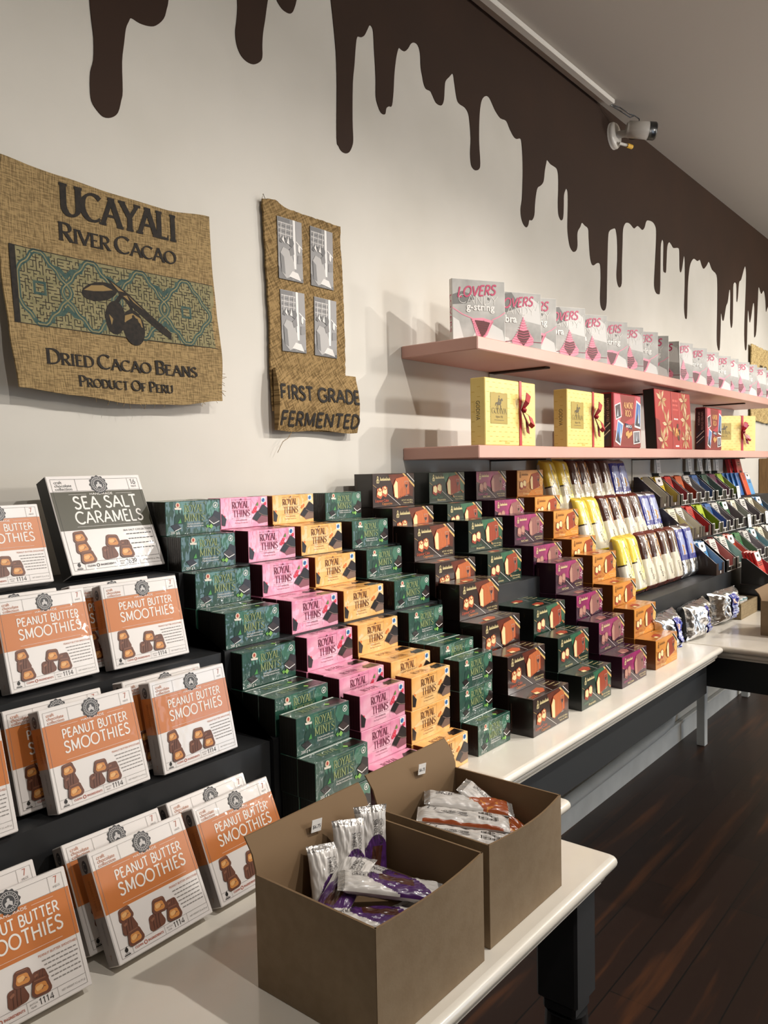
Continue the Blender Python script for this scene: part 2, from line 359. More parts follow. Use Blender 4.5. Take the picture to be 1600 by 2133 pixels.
# painted chocolate drips: the mural is a coat of paint on the wall
DRIP = [(834,2281),(833,2229),(835,2196),(838,2163),(836,2124),(829,2100),(827,2069),(829,2048),(838,2036),(852,2027),(869,2031),(883,2044),(891,2069),(895,2088),(896,2142),(902,2180),(907,2208),(914,2224),(920,2233),(938,2231),(959,2234),(976,2242),(994,2262),(1002,2284),(1007,2304),(1014,2363),(1025,2414),(1059,2454),(1109,2483),(1153,2485),(1177,2437),(1187,2381),(1184,2340),(1179,2313),(1181,2288),(1191,2269),(1208,2260),(1228,2261),(1246,2272),(1255,2286),(1256,2312),(1259,2339),(1267,2374),(1274,2408),(1281,2434),(1290,2447),(1300,2440),(1307,2428),(1322,2418),(1340,2417),(1352,2423),(1361,2439),(1368,2459),(1382,2508),(1407,2548),(1432,2566),(1460,2568),(1480,2552),(1486,2510),(1493,2461),(1498,2417),(1501,2378),(1501,2309),(1496,2183),(1503,2165),(1513,2156),(1529,2155),(1543,2163),(1555,2183),(1558,2202),(1557,2246),(1561,2336),(1569,2386),(1575,2430),(1582,2459),(1598,2465),(1611,2475),(1623,2494),(1632,2508),(1641,2508),(1647,2497),(1649,2458),(1652,2411),(1653,2375),(1652,2335),(1661,2313),(1671,2302),(1681,2300),(1690,2304),(1695,2320),(1707,2329),(1719,2335),(1727,2375),(1732,2421),(1740,2462),(1748,2487),(1755,2499),(1766,2498),(1781,2500),(1796,2514),(1808,2530),(1824,2540),(1841,2539),(1851,2521),(1853,2484),(1860,2461),(1866,2443),(1877,2433),(1897,2434),(1908,2425),(1923,2411),(1943,2410),(1955,2416),(1964,2434),(1968,2465),(1973,2488),(1992,2507),(2012,2524),(2019,2504),(2026,2475),(2034,2454),(2047,2448),(2073,2447),(2090,2438),(2098,2418),(2104,2366),(2100,2319),(2104,2288),(2115,2278),(2131,2277),(2149,2286),(2156,2306),(2151,2370),(2154,2436),(2162,2482),(2175,2508),(2197,2523),(2215,2523),(2232,2510),(2252,2494),(2281,2482),(2317,2485),(2340,2465),(2365,2449),(2385,2448),(2410,2456),(2418,2432),(2422,2384),(2421,2330),(2414,2258),(2405,2227),(2407,2202),(2419,2181),(2441,2172),(2455,2183),(2463,2201),(2482,2205),(2498,2226),(2503,2260),(2511,2296),(2523,2324),(2546,2338),(2567,2358),(2577,2397),(2588,2426),(2596,2439),(2620,2432),(2653,2431),(2670,2427),(2679,2406),(2679,2360),(2675,2310),(2678,2272),(2691,2256),(2704,2255),(2715,2269),(2720,2312),(2722,2348),(2734,2370),(2744,2377),(2753,2365),(2754,2321),(2749,2241),(2755,2203),(2767,2175),(2785,2162),(2803,2161),(2821,2171),(2830,2191),(2829,2227),(2836,2246),(2855,2264),(2870,2283),(2896,2278),(2925,2272),(2929,2240),(2938,2176),(2952,2146),(2971,2142),(2996,2154),(3021,2160),(3033,2150),(3036,2102),(3029,2025),(3037,1992),(3059,1980),(3079,1989),(3090,2017),(3094,2081),(3100,2181),(3108,2277),(3121,2306),(3158,2323),(3177,2328),(3187,2320),(3198,2283),(3199,2209),(3190,2145),(3198,2112),(3219,2097),(3242,2118),(3244,2188),(3252,2278),(3258,2341),(3281,2371),(3309,2381),(3337,2381),(3374,2372),(3391,2379),(3415,2391),(3439,2390),(3470,2386),(3494,2402),(3511,2429),(3532,2441),(3583,2447),(3616,2440),(3633,2417),(3628,2344),(3612,2231),(3607,2167),(3627,2141),(3658,2138),(3678,2154),(3684,2268),(3688,2356),(3702,2388),(3716,2392),(3724,2373),(3720,2294),(3722,2255),(3736,2250),(3754,2255),(3761,2301),(3771,2373),(3797,2400),(3828,2394),(3856,2385),(3923,2398),(3935,2375),(3938,2304),(3953,2288),(3971,2310),(3991,2360),(4002,2376),(4011,2348),(4011,2233),(4002,2127),(4014,2081),(4026,2076),(4042,2091),(4053,2229),(4069,2306),(4093,2355),(4141,2389),(4198,2388),(4237,2401),(4265,2379),(4297,2367),(4344,2393),(4382,2418),(4432,2387),(4510,2372),(4525,2306),(4522,2190),(4516,2027),(4536,1983),(4550,1974),(4568,1992),(4583,2111),(4588,2182),(4612,2150),(4632,2145),(4651,2173),(4680,2231),(4710,2259),(4739,2328),(4760,2314),(4756,2175),(4776,2124),(4802,2157),(4811,2291),(4817,2374),(4873,2384),(4877,2301),(4889,2285),(4905,2318),(4926,2401),(4969,2427),(5041,2513),(5069,2489),(5065,2393),(5038,2168),(5045,2056),(5067,2027),(5090,2061),(5101,2208),(5117,2274),(5147,2204),(5175,2230),(5221,2324),(5249,2306),(5247,2149),(5261,2127),(5295,2168),(5324,2336),(5344,2444),(5402,2411),(5465,2441),(5505,2383),(5519,2317),(5559,2350)]
b = MB()
low = [(-3.2, 2.43), (-2.9, 2.40), (-2.6, 2.46), (-2.4, 2.2), (-2.33, 2.02), (-2.26, 2.2), (-2.2, 2.5), (-1.8, 2.55), (-1.5, 2.42), (-1.3, 2.5), (-1.05, 2.36), (-1.0, 2.2), (-.95, 2.36), (-.85, 2.5), (-.4, 2.55), (-.2, 2.4), (-.1, 2.15), (-.02, 2.08), (.06, 2.2), (.1, 2.45), (.35, 2.5), (.6, 2.42), (.75, 2.45), (.82, 2.4)]
low = low + [(x/1000, z/1000) for x, z in DRIP] + [(5.7, 2.42), (5.74, 2.1), (5.78, 2.4), (6.0, 2.45), (6.05, 2.2), (6.1, 2.44), (6.5, 2.5)]
def smooth(P, n=3):
    out = []
    for i in range(len(P)-1):
        a, p, q, c = P[max(0, i-1)], P[i], P[i+1], P[min(len(P)-1, i+2)]
        for k in range(n):
            t = k/n; f = lambda a, p, q, c: .5*(2*p+(q-a)*t+(2*a-5*p+4*q-c)*t*t+(3*p-a-3*q+c)*t**3)
            out.append((f(a[0], p[0], q[0], c[0]), f(a[1], p[1], q[1], c[1])))
    return out+[P[-1]]
low = smooth(low)
pts = low + [(6.6, 2.45), (6.6, 2.779), (-3.2, 2.779)]
fr = [(x, -0.0015, z) for x, z in pts]
b.face(fr, BROWN)
n = len(fr)
for i in range(n-3):
    p, q = fr[i], fr[i+1]; b.face([p, q, (q[0], -0.0001, q[2]), (p[0], -0.0001, p[2])], BROWN)
tag(b.obj('drip_mural'), 'dark brown melted chocolate drips painted along the top of the white wall', 'wall mural')

# white cable trunking under the ceiling
b = MB(); b.box(0.6, 3.04, -0.062, -0.034, 2.762, 2.78, M('trunking_plastic', 'DEDAD2', 0.35), 0.003)
tag(b.obj('cable_trunking'), 'thin white cable trunking along the ceiling edge beside the brown mural', 'cable trunking')
# security camera
WPL = M('camera_white_plastic', 'C9C4BC', 0.35); BPL = M('black_plastic', '0B0B0C', 0.3, coat=0.3)
root = empty('security_camera', (3.155, 0, 2.69)); tag(root, 'white bullet security camera with black face mounted on the brown mural', 'security camera')
b = MB(); b.tube([(0, 0, 0), (0, -0.012, 0), (0, -0.02, 0), (0, -0.024, 0)], [0.052, 0.052, 0.046, 0.03], WPL, 24); b.obj('base', root)
b = MB(); b.tube([(0, -0.02, 0), (0.01, -0.05, 0.0), (0.03, -0.075, -0.005)], 0.014, WPL, 10); b.tube([(0.03, -0.075, -0.018), (0.03, -0.075, 0.018)], 0.017, BPL, 12); b.obj('mount_arm', root)
d = Vector((0.55, -0.8, -0.12)).normalized(); c0 = Vector((0.0, -0.06, 0.012))
b = MB(); b.tube([c0, c0+d*.008, c0+d*.085, c0+d*.088], [0.024, 0.032, 0.034, 0.031], WPL, 24); body = b.obj('camera_body', root)
b = MB(); e = c0+d*.086; b.tube([e, e+d*.024, e+d*.03], [0.0345, 0.0345, 0.03], BPL, 24); b.obj('lens_hood', root)
b = MB(); b.tube([e+d*.0302, e+d*.032], [0.014, 0.013], M('lens_glass', '111318', 0.05, coat=1), 16); b.obj('lens', root)
b = MB(); b.tube([(0.0, -0.03, -0.035), (0.03, -0.05, -0.04)], 0.006, WPL, 8); b.obj('cable_connector', root)
b = MB(); b.tube([(0.03, -0.05, -0.04), (0.055, -0.06, -0.042)], 0.009, M('yellow_connector', 'D8A93C', 0.4), 8); b.obj('connector_tip', root)
b = MB()
for k in (0, 0.012): b.tube([(3.04, -0.045, 2.765-k*.3), (3.07, -0.07, 2.755-k), (3.12, -0.09, 2.74-k), (3.14, -0.1, 2.738), (3.175, -0.105, 2.735), (3.185, -0.1, 2.722)], 0.0022, BPL, 6)
tag(b.obj('camera_cable'), 'thin black cable looping from the trunking to the security camera', 'cable')

# ================================================================ SHELVES
def shelf(z, label):
    root = empty('wall_shelf', (1.74, 0, z)); tag(root, label, 'shelf')
    b = MB(); b.box(0, 3.1, -0.247, 0, 0, 0.034, PINK, 0.0025); b.obj('shelf_board', root)
    for x in (.45, 1.6, 2.55):
        b = MB(); b.box(x, x+.03, -0.2, -0.001, -0.005, -0.0002, BROWN if z > 1.5 else CHAR); b.box(x, x+.03, -0.005, -0.0005, -0.12, -0.005, WALLM); b.obj('bracket', root)
    return root
shelf(1.664, 'upper pink wall shelf carrying the row of grey photo boxes')
shelf(1.386, 'lower pink wall shelf carrying gold and red gift boxes')

# ================================================================ TABLES
ZT = 0.7817
def leg(x, y, r, ztop, m, sq=0.17):
    b = MB()
    if m is BASEM: b.box(x-.02, x+.02, y-.02, y+.02, 0, ztop, m, 0.003); return b
    b.box(x-r, x+r, y-r, y+r, ztop-sq, ztop, m, 0.004)
    b.box(x-r*.8, x+r*.8, y-r*.8, y+r*.8, ztop-sq-.02, ztop-sq, m, 0.004)
    prof = [(.95, 0), (1.0, .03), (.62, .05), (.62, .06), (.98, .1), (.9, .16), (.55, .3), (.5, .38), (.75, .41), (.6, .43), (.8, .47), (.8, .56)]
    H_ = ztop-sq-.02; pts = [(x, y, H_*(1-t/.56)) for q, t in prof]; b.tube(pts, [r*q for q, t in prof], m, 20)
    return b
def table(label, x0, x1, y0, y1, legs, nm='display_table', apron=True, lm=None):
    root = empty(nm, ((x0+x1)/2, (y0+y1)/2, 0)); tag(root, label, 'table', None)
    ox, oy = -(x0+x1)/2, -(y0+y1)/2
    def slab(b, ins, za, zb, r):
        "board with a half-round edge and eased corners"
        rings = []
        for k in range(9):
            t = -PI/2+PI*k/8; o = ins+r*(1-math.cos(t)); z = (za+zb)/2+(zb-za)/2*math.sin(t); ring = []
            X0, X1, Y0, Y1, q = x0+ox+o, x1+ox-o, y0+oy+o, y1+oy-o, .008
            for cx, cy, a in ((X1-q, Y1-q, 0), (X0+q, Y1-q, 90), (X0+q, Y0+q, 180), (X1-q, Y0+q, 270)):
                for e in range(5): ring.append((cx+q*math.cos(R(a+22.5*e)), cy+q*math.sin(R(a+22.5*e)), z))
            rings.append(ring)
        n = len(rings[0]); i0 = len(b.v)
        for rg in rings: b.v += rg
        for k in range(8):
            for e in range(n):
                b.f.append((i0+k*n+e, i0+k*n+(e+1) % n, i0+(k+1)*n+(e+1) % n, i0+(k+1)*n+e)); b.m.append(b.mi(WHITEP)); b.sm.append(True)
        b.face(rings[-1], WHITEP); b.face(list(reversed(rings[0])), WHITEP)
    b = MB(); slab(b, 0, ZT-.02, ZT, .009); b.obj('tabletop', root)
    b = MB(); slab(b, .013, ZT-.036, ZT-.0205, .006); b.box(x0+.02+ox, x1-.02+ox, y0+.02+oy, y1-.02+oy, ZT-.042, ZT-.036, WHITEP); b.obj('edge_moulding', root)
    if apron:
        b = MB(); a = .04
        b.box(x0+a+ox, x1-a+ox, y0+a+oy, y0+a+.02+oy, ZT-.145, ZT-.042, CHAR); b.box(x0+a+ox, x1-a+ox, y1-.04+oy, y1-.02+oy, ZT-.145, ZT-.042, CHAR)
        b.box(x0+a+ox, x0+a+.02+ox, y0+a+.02+oy, y1-.04+oy, ZT-.145, ZT-.042, CHAR); b.box(x1-a-.02+ox, x1-a+ox, y0+a+.02+oy, y1-.04+oy, ZT-.145, ZT-.042, CHAR); b.obj('apron', root)
    for lx, ly in legs: leg(lx+ox, ly+oy, .033, ZT-.042, lm or LEGM).obj('leg', root)
    return root
table('nearest white display table with dark turned legs under the kraft boxes', -1.1, 1.11, -.885, -.03, [(1.06, -.822), (-1.04, -.822), (1.06, -.09), (-1.04, -.09)], apron=False)
table('narrow white table end showing between the nearest table and the cake box table', 1.115, 1.252, -.74, -.03, [(1.16, -.06), (1.16, -.5)], apron=False, lm=BASEM)
table('long white display table under the boxed cakes with charcoal apron', 1.256, 2.596, -.6, -.03, [(1.3, -.13), (1.3, -.4)], lm=BASEM)
table('far white display table under the chocolate bar trays and kraft cartons', 2.6, 4.95, -.885, -.03, [(3.9, -.12), (4.87, -.8), (4.87, -.06)], lm=BASEM)

# ================================================================ STEPPED RISERS
Z1, Z2, Z3 = 1.185, 1.059, 0.931
Y1, Y2, Y3 = -.179, -.299, -.414
def riser(x0, x1, label):
    prof = [(-.004, 0), (Y3, 0), (Y3, Z3-ZT), (Y2, Z3-ZT), (Y2, Z2-ZT), (Y1, Z2-ZT), (Y1, Z1-ZT), (-.004, Z1-ZT)]
    b = MB(); L = x1-x0
    for k in range(len(prof)):
        p, q = prof[k], prof[(k+1) % len(prof)]; b.face([(0, *p), (L, *p), (L, *q), (0, *q)], RISER)
    for x in (0, L):
        for a in ((0, 1, 2, 7), (2, 3, 4, 7), (4, 5, 6, 7)): b.face([(x, *prof[k]) for k in a], RISER)
    return tag(b.obj('stepped_riser', loc=(x0, 0, ZT), weld=True), label, 'display riser')
riser(-.6, .848, 'black stepped riser under the orange-banded boxes')
riser(.856, 1.474, 'black stepped riser under the mint and thins cartons')
riser(1.482, 2.372, 'black stepped riser under the boxed liqueur cakes')
riser(2.38, 4.9, 'black stepped riser under the bagged cakes and bar trays')

# ================================================================ CARTON PRINTS
def front(b): return Pr(b, lambda u, v, l: (u, -EPS*l, v))
def topf(b, H): return Pr(b, lambda u, v, l: (u, v, H+EPS*l))
def leftf(b, D): return Pr(b, lambda u, v, l: (-EPS*l, D-u, v))
CHOC, CHOC2, CARA, CARA2 = ink('6B3F2C'), ink('8A5A42'), ink('D08A45'), ink('E6B070')
WHT, BLK, OFFW = ink('F0ECE6'), ink('17130F'), ink('DDD8D2')
def rrect(cx, cy, w, h, r, rot=0, n=4, squeeze=1.0):
    pts = []
    for sx, sy, a in ((1, 1, 0), (-1, 1, 90), (-1, -1, 180), (1, -1, 270)):
        for i in range(n+1):
            t = R(a+90*i/n); x = sx*(w/2-r)+r*math.cos(t); y = sy*(h/2-r)+r*math.sin(t)
            pts.append((x*(squeeze if y > 0 else 1), y))
    c, d = math.cos(R(rot)), math.sin(R(rot))
    return [(cx+x*c-y*d, cy+x*d+y*c) for x, y in pts]
def bonbon(p, cx, cy, s, kind, rot=0, l=3):
    p.poly(rrect(cx, cy, s, s*.78, s*.22, rot, squeeze=.82), CHOC, l)
    c, d = math.cos(R(rot)), math.sin(R(rot)); q = lambda x, y: (cx+x*c-y*d, cy+x*d+y*c)
    if kind == 'cut':
        p.poly(rrect(*q(-s*.02, -s*.05), s*.68, s*.46, s*.15, rot, squeeze=.85), CARA, l+1)
        p.poly(rrect(*q(-s*.1, -s*.02), s*.36, s*.22, s*.09, rot+12), CARA2, l+2)
        p.stroke([q(*t) for t in ((.0*s, -.14*s), (.12*s, -.02*s), (.2*s, -.06*s))], s*.04, CHOC2, l+2)
        p.stroke([q(-.3*s, .32*s), q(.26*s, .33*s)], s*.05, CHOC2, l+1)
    else:
        for k in (-.16, .02, .2): p.stroke([q((k-.12)*s, -.34*s), q((k-.04)*s, .02*s), q((k+.06)*s, .34*s)], s*.035, ink('4E2C1E'), l+1)
        p.poly(rrect(*q(-s*.2, s*.16), s*.24, s*.12, s*.05, rot+20), CHOC2, l+1)
def seal(p, cx, cy, r, l=3):
    dk, lt = ink('3A3A3C'), ink('C9C6C4')
    p.poly([(cx+r*(1+.07*math.cos(12*t))*math.cos(t), cy+r*(1+.07*math.cos(12*t))*math.sin(t)) for t in [2*PI*i/72 for i in range(72)]], dk, l)
    p.stroke(arc(cx, cy, r*.82, r*.82, 0, 360, 28), r*.05, lt, l+1); p.stroke(arc(cx, cy, r*.56, r*.56, 0, 360, 24), r*.05, lt, l+1)
    for k in range(22): a = k*2*PI/22; p.stroke([(cx+r*.63*math.cos(a), cy+r*.63*math.sin(a)), (cx+r*.74*math.cos(a+.06), cy+r*.74*math.sin(a+.06))], r*.06, lt, l+1)
    p.ell(cx, cy+r*.16, r*.13, r*.16, lt, l+1, 10); p.poly([(cx-r*.3, cy-r*.42), (cx-r*.34, cy-r*.05), (cx-r*.1, cy+r*.08), (cx+r*.1, cy+r*.08), (cx+r*.34, cy-r*.05), (cx+r*.3, cy-r*.42), (cx, cy-r*.2)], lt, l+1)

def candy_box(kind):
    "flat square box of filled chocolates, white lid with a colour band"
    pb = kind == 'pb'
    W, H, T = (.139, .131, .026) if pb else (.185, .178, .032)
    mm = W/139
    card = M('white_gift_card', 'E9E4E0', 0.35, coat=0.35, coat_bump=0.1, cscale=40); sidem = M('grey_lilac_card', '9C948F', 0.5) if pb else M('black_card_side', '1A1918', 0.5)
    band = M('orange_band', 'C97637', 0.38, coat=0.35, coat_bump=0.1, cscale=40) if pb else ink('45422F', .4)
    b = MB(); dk = M('black_card_side', '1A1918', 0.5)
    b.box(0, W, 0, T, 0, H, {'*': card, 'l': sidem if pb else dk, 'r': sidem if pb else dk, 'd': card if pb else dk, 'u': card if pb else dk, 'f': card}, .0012)
    fn = lambda u, v, l: (u*mm, -EPS*l, v*mm)
    p = Pr(b, fn); line = ink('8B8682') if pb else ink('3C3A38'); Hm = H/mm
    y0, y1 = (Hm*.435, Hm*.83)
    p.rect(1.2, y0, 137.8, y1, band, 1)
    p.frame(5, 5, 134, Hm-5, .35, line, 2); p.rect(5, 15, 134, 15.35, line, 2); p.rect(5, Hm-5-17, 134, Hm-5-16.7, line, 2)
    tint = ink('C0764B') if pb else ink('3C3A38')
    for k, t in enumerate(('craft', 'chocolate', 'collection')): p.small(t, 9, Hm-11.5-k*4.6, 4.4, tint, 2)
    p.rect(39, Hm-22, 39.35, Hm-5, line, 2); p.rect(117, Hm-22, 117.35, Hm-5, line, 2)
    seal(p, 72, Hm-13.5, 12.5)
    p.text('7' if pb else '16', 125.5, Hm-14, 7, ink('B4573A') if pb else BLK, 2, wt=.1, align='c'); p.small('PIECE', 125.5, Hm-18.4, 2.4, line, 2, align='c', rot=.1)
    p.text('HANDMADE', 72, y1-5.2, 2.7, WHT, 2, width=34, wt=.2, align='c')
    p.rect(25, y1-4.2, 50, y1-3.9, WHT, 2); p.rect(94, y1-4.2, 119, y1-3.9, WHT, 2); p.rect(25, y0+4, 119, y0+4.3, WHT, 2)
    if pb: p.text('PEANUT BUTTER', 74, y1-20.5, 11.2, WHT, 2, width=96, wt=.15, align='c'); p.text('SMOOTHIES', 74, y1-39, 14.2, WHT, 2, width=97, wt=.14, align='c')
    else: p.text('SEA SALT', 76, y1-24, 16.5, WHT, 2, width=94, wt=.15, align='c'); p.text('CARAMELS', 76, y1-44.5, 16, WHT, 2, width=99, wt=.14, align='c')
    # chocolates
    bonbon(p, 24, 49, 20, 'cut', 4, 3); bonbon(p, 24.5, 35, 21, 'whole' if pb else 'cut', 6, 5); bonbon(p, 28, 21.5, 22, 'cut', 3, 7)
    bonbon(p, 86, 33, 18, 'whole', 0, 2); bonbon(p, 69, 40, 22, 'cut', -4, 5); bonbon(p, 60, 25, 23, 'whole', 5, 3); bonbon(p, 85, 24, 22, 'cut', -3, 7)
    # small print
    p.small('PEANUT BUTTER SMOOTHIES' if pb else 'SEA SALT COLLECTION', 133, y0-6, 2.6, ink('BC6B42') if pb else BLK, 2, width=44, align='r')
    for k in range(6 if pb else 4): p.greek(92+k*1.5, y0-11-k*(4.6 if pb else 6.8), 133, 1, 1, 1.5, line, 2, k+3)
    p.small('CLEAN', 24, 8.5, 2.6, ink('B4573A') if pb else BLK, 2, bold=.02); p.stroke(arc(39, 9.7, 1.9, 1.9, 0, 360, 12), .8, ink('B4573A') if pb else BLK, 2); p.small('INGREDIENTS', 42.5, 8.5, 2.6, ink('B4573A') if pb else BLK, 2, bold=.02)
    p.rect(67, 5, 67.3, 15, line, 2); p.rect(101, 5, 101.3, 15, line, 2); p.small('BATCH', 70, 10.5, 1.9, line, 2); p.small('YEAR', 70.5, 7.3, 1.9, line, 2)
    p.text('1114' if pb else '2639', 80, 7.2, 6, BLK, 2, width=16, wt=.12); p.small('NET WEIGHT 3.2 oz (91 g)' if pb else 'NET WEIGHT 8.5 oz - 240 g', 105, 9, 2, line, 2, width=27)
    p.rect(21, 5, 21.3, 15, line, 2); p.rect(9, 6.2, 17, 7.4, BLK, 2); p.ell(13, 12, 2.2, 2.6, BLK, 2, 12); p.poly([(13, 13), (15, 16), (12.4, 15)], BLK, 2); p.rect(10, 8.2, 16, 8.7, BLK, 2)
    # left side of the box: band, small seal, upright lettering
    if pb:
        q = Pr(b, lambda u, v, l: (-EPS*l, T-u*mm, v*mm)); Tm = T/mm
        q.rect(.8, y0, Tm-.8, y1, band, 1); q.ell(Tm/2, Hm-14, 5.5, 8, ink('3A3A3C'), 1, 12); q.stroke(arc(Tm/2, Hm-14, 2.6, 4, 40, 320, 10), .9, ink('9C948F'), 2)
        q.frame(2, 3, Tm-2, Hm-3, .3, line, 1)
        q.small('SMOOTHIES', Tm/2-2, y1-8, 5, ink('A85C2A'), 2, width=36, rot=-PI/2); q.small('PEANUT BUTTER', Tm/2+6, y1-8, 4, ink('A85C2A'), 2, width=36, rot=-PI/2)
        q.small('craft chocolate', Tm/2, y0-6, 4, ink('857C77'), 2, width=26, rot=-PI/2); q.small('7', Tm/2-2, 8, 6, ink('A07A60'), 2)
    return b, W, H, T

def thins_carton(kind):
    W, H, D = .1255, .0625, .0395
    bg = {'mint': film('1E5240', '173F33', 30), 'pink': film('E58AAB', 'F3B9CB', 26), 'orange': film('EFAE5A', 'F6C883', 26)}[kind]
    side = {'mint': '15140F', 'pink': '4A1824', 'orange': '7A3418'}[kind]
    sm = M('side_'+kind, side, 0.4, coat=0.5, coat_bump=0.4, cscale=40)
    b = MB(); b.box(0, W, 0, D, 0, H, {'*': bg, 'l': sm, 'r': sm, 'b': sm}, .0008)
    mm = .001; p = Pr(b, lambda u, v, l: (u*mm, -EPS*l, v*mm))
    # ridges of the thin wafers show on the end
    q = Pr(b, lambda u, v, l: (-EPS*l, D-u*mm, v*mm)); rd = ink({'mint': '2C2A24', 'pink': '6E2C3C', 'orange': 'A0512E'}[kind], .4)
    for k in range(6): q.rect(3+k*6, 2, 3.7+k*6, 60, rd, 1)
    dk, dk2 = ink('1E1512', .3), ink('3A2B25', .3)
    gold = ink({'mint': '93A06A', 'pink': '6E2440', 'orange': '5E3312'}[kind])
    if kind == 'mint':
        gl = film('3D775C', '2E6550', 40); p.poly([(24, 62), (20, 40), (28, 22), (40, 30), (52, 44), (50, 61)], gl, 1)
        for k, (x, h) in enumerate(((20, 36), (23, 44), (26, 40), (29, 52), (32, 42), (36, 47), (39, 38))): p.poly([(x-2, 20), (x+2, 20), (x+1.5, h-4), (x, h), (x-1.5, h-4)], ink('163E31'), 2)
        p.poly([(96, 60), (90, 48), (96, 34), (112, 30), (124, 40), (124, 55), (112, 60)], gl, 1)
        p.ell(27, 55, 5, 5, ink('E6CDB4'), 2, 14); p.ell(27, 55.5, 2.2, 3, ink('B5402C'), 3, 10); p.poly([(19, 51), (35, 50), (34, 46.5), (20, 47.5)], ink('E9E2D4'), 3)
        p.text('ROYAL', 42, 42, 12.5, gold, 3, width=42, style='serif', wt=.15); p.text('MINTS', 41, 24.5, 12.5, gold, 3, width=46, style='serif', wt=.15)
        p.rect(40, 38.6, 89, 39.1, gold, 2); p.rect(40, 58, 89, 58.4, gold, 2); p.rect(89, 16, 89.4, 61, gold, 2)
        p.small('Schokoladentafeln mit', 46, 18, 3.2, WHT, 3, width=38); p.small('Pfefferminzcreme', 46, 13.5, 3.2, WHT, 3, width=38)
        p.stroke(arc(114, 52, 5, 5, 0, 360, 16), 1.1, WHT, 3); p.poly([(111, 51), (116, 55), (115, 49)], WHT, 3); p.small('200 g e', 9, 3, 5, WHT, 3)
        p.poly([(98, 18), (112, 42), (125, 36), (125, 12), (116, 10)], dk, 3); p.poly([(96, 26), (108, 32), (122, 22), (108, 17)], dk2, 4); p.stroke([(97, 24), (108, 16), (122, 21)], 1.5, WHT, 5)
        lf = ink('8DBF5C'); p.poly([(97, 12), (102, 17), (107, 12), (102, 7)], lf, 5); p.poly([(90, 14), (95, 16), (98, 11), (93, 9)], ink('6BA345'), 5)
        p.poly([(10, 18), (24, 22), (33, 14), (19, 8)], dk, 3); p.stroke([(19, 8), (33, 13)], 1.2, WHT, 4); p.poly([(26, 22), (32, 31), (34, 22)], ink('4F9A4C'), 4)
    else:
        if kind == 'pink': p.poly([(2, 20), (30, 32), (60, 26), (90, 40), (124, 34), (124, 22), (70, 14), (30, 18)], film('EFA3BD', 'F7CBD8', 30), 1)
        else: p.poly([(2, 30), (40, 44), (80, 40), (124, 56), (124, 40), (60, 30)], film('F3BE74', 'F9D9A4', 30), 1)
        p.text('ROYAL', 30, 41, 13, gold, 3, width=43, style='serif', wt=.14); p.text('THINS', 32, 23, 13, gold, 3, width=44, style='serif', wt=.14)
        p.rect(28, 37.6, 79, 38, gold, 2); p.rect(28, 57.5, 79, 57.9, gold, 2); p.rect(28, 20, 79, 20.4, gold, 2); p.rect(80, 6, 80.3, 61, gold, 2); p.poly([(50, 57), (53, 60.5), (56, 57)], gold, 3)
        p.small('TYP HIMBEERE' if kind == 'pink' else 'TYP SALZKARAMELL', 38, 14.5, 3, gold, 3, width=30); p.small('Fine Range chocolate thins', 36, 9.5, 2.6, gold, 3, width=34)
        p.rect(107, 48, 119, 60, WHT, 2); p.ell(113, 54.5, 4.4, 4.4, ink('3D7FBF'), 3, 12); p.stroke([(110, 52), (114, 56), (116, 58)], 1.2, BLK, 4)
        p.poly([(84, 20), (102, 36), (110, 46), (124, 38), (124, 8), (100, 6)], ink('7A6152' if kind == 'orange' else '8C5560'), 2)
        p.poly([(82, 18), (96, 33), (108, 26), (94, 13)], dk, 4); p.poly([(98, 30), (112, 46), (124, 38), (124, 20), (112, 22)], dk, 5); p.stroke([(82, 17), (94, 12), (108, 25)], 1.2, dk2, 5); p.stroke([(99, 29), (112, 23), (124, 21)], 1.1, ink('8D7466'), 6); p.stroke([(103, 33), (115, 38)], .8, dk2, 6)
        if kind == 'pink':
            for x, y in ((88, 35), (92, 39), (85, 31), (91, 33), (118, 47), (8, 24)): p.ell(x, y, 3.6, 3.8, ink('D8344F'), 3, 10); p.ell(x-1, y+1, 1.1, 1.1, ink('EE7F8F'), 4, 6)
            p.poly([(92, 44), (98, 52), (99, 44)], ink('5E8C3A'), 4)
        else:
            for x, y in ((88, 35), (93, 38), (8, 28)): p.poly([(x-4, y-2), (x, y+4), (x+4, y+1), (x+1, y-4)], ink('D9782E'), 3)
        p.poly([(2, 8), (2, 32), (14, 20), (10, 6)], dk, 4); p.stroke([(3, 30), (13, 19)], .9, dk2, 5)
    t = Pr(b, lambda u, v, l: (u*mm, v*mm, H+EPS*l))
    if kind == 'mint': t.rect(2, 33, 123, 37, ink('D8DDD6', .3), 1)
    t.text('ROYAL', 30, 14, 12, gold, 2, width=40, style='serif', wt=.12); t.poly([(86, 8), (98, 26), (122, 30), (122, 6)], dk, 1); t.poly([(84, 16), (96, 28), (108, 22), (94, 10)], dk2, 2)
    if kind == 'mint': t.poly([(80, 14), (86, 20), (91, 14), (86, 9)], ink('8DBF5C'), 3)
    return b, W, H, D

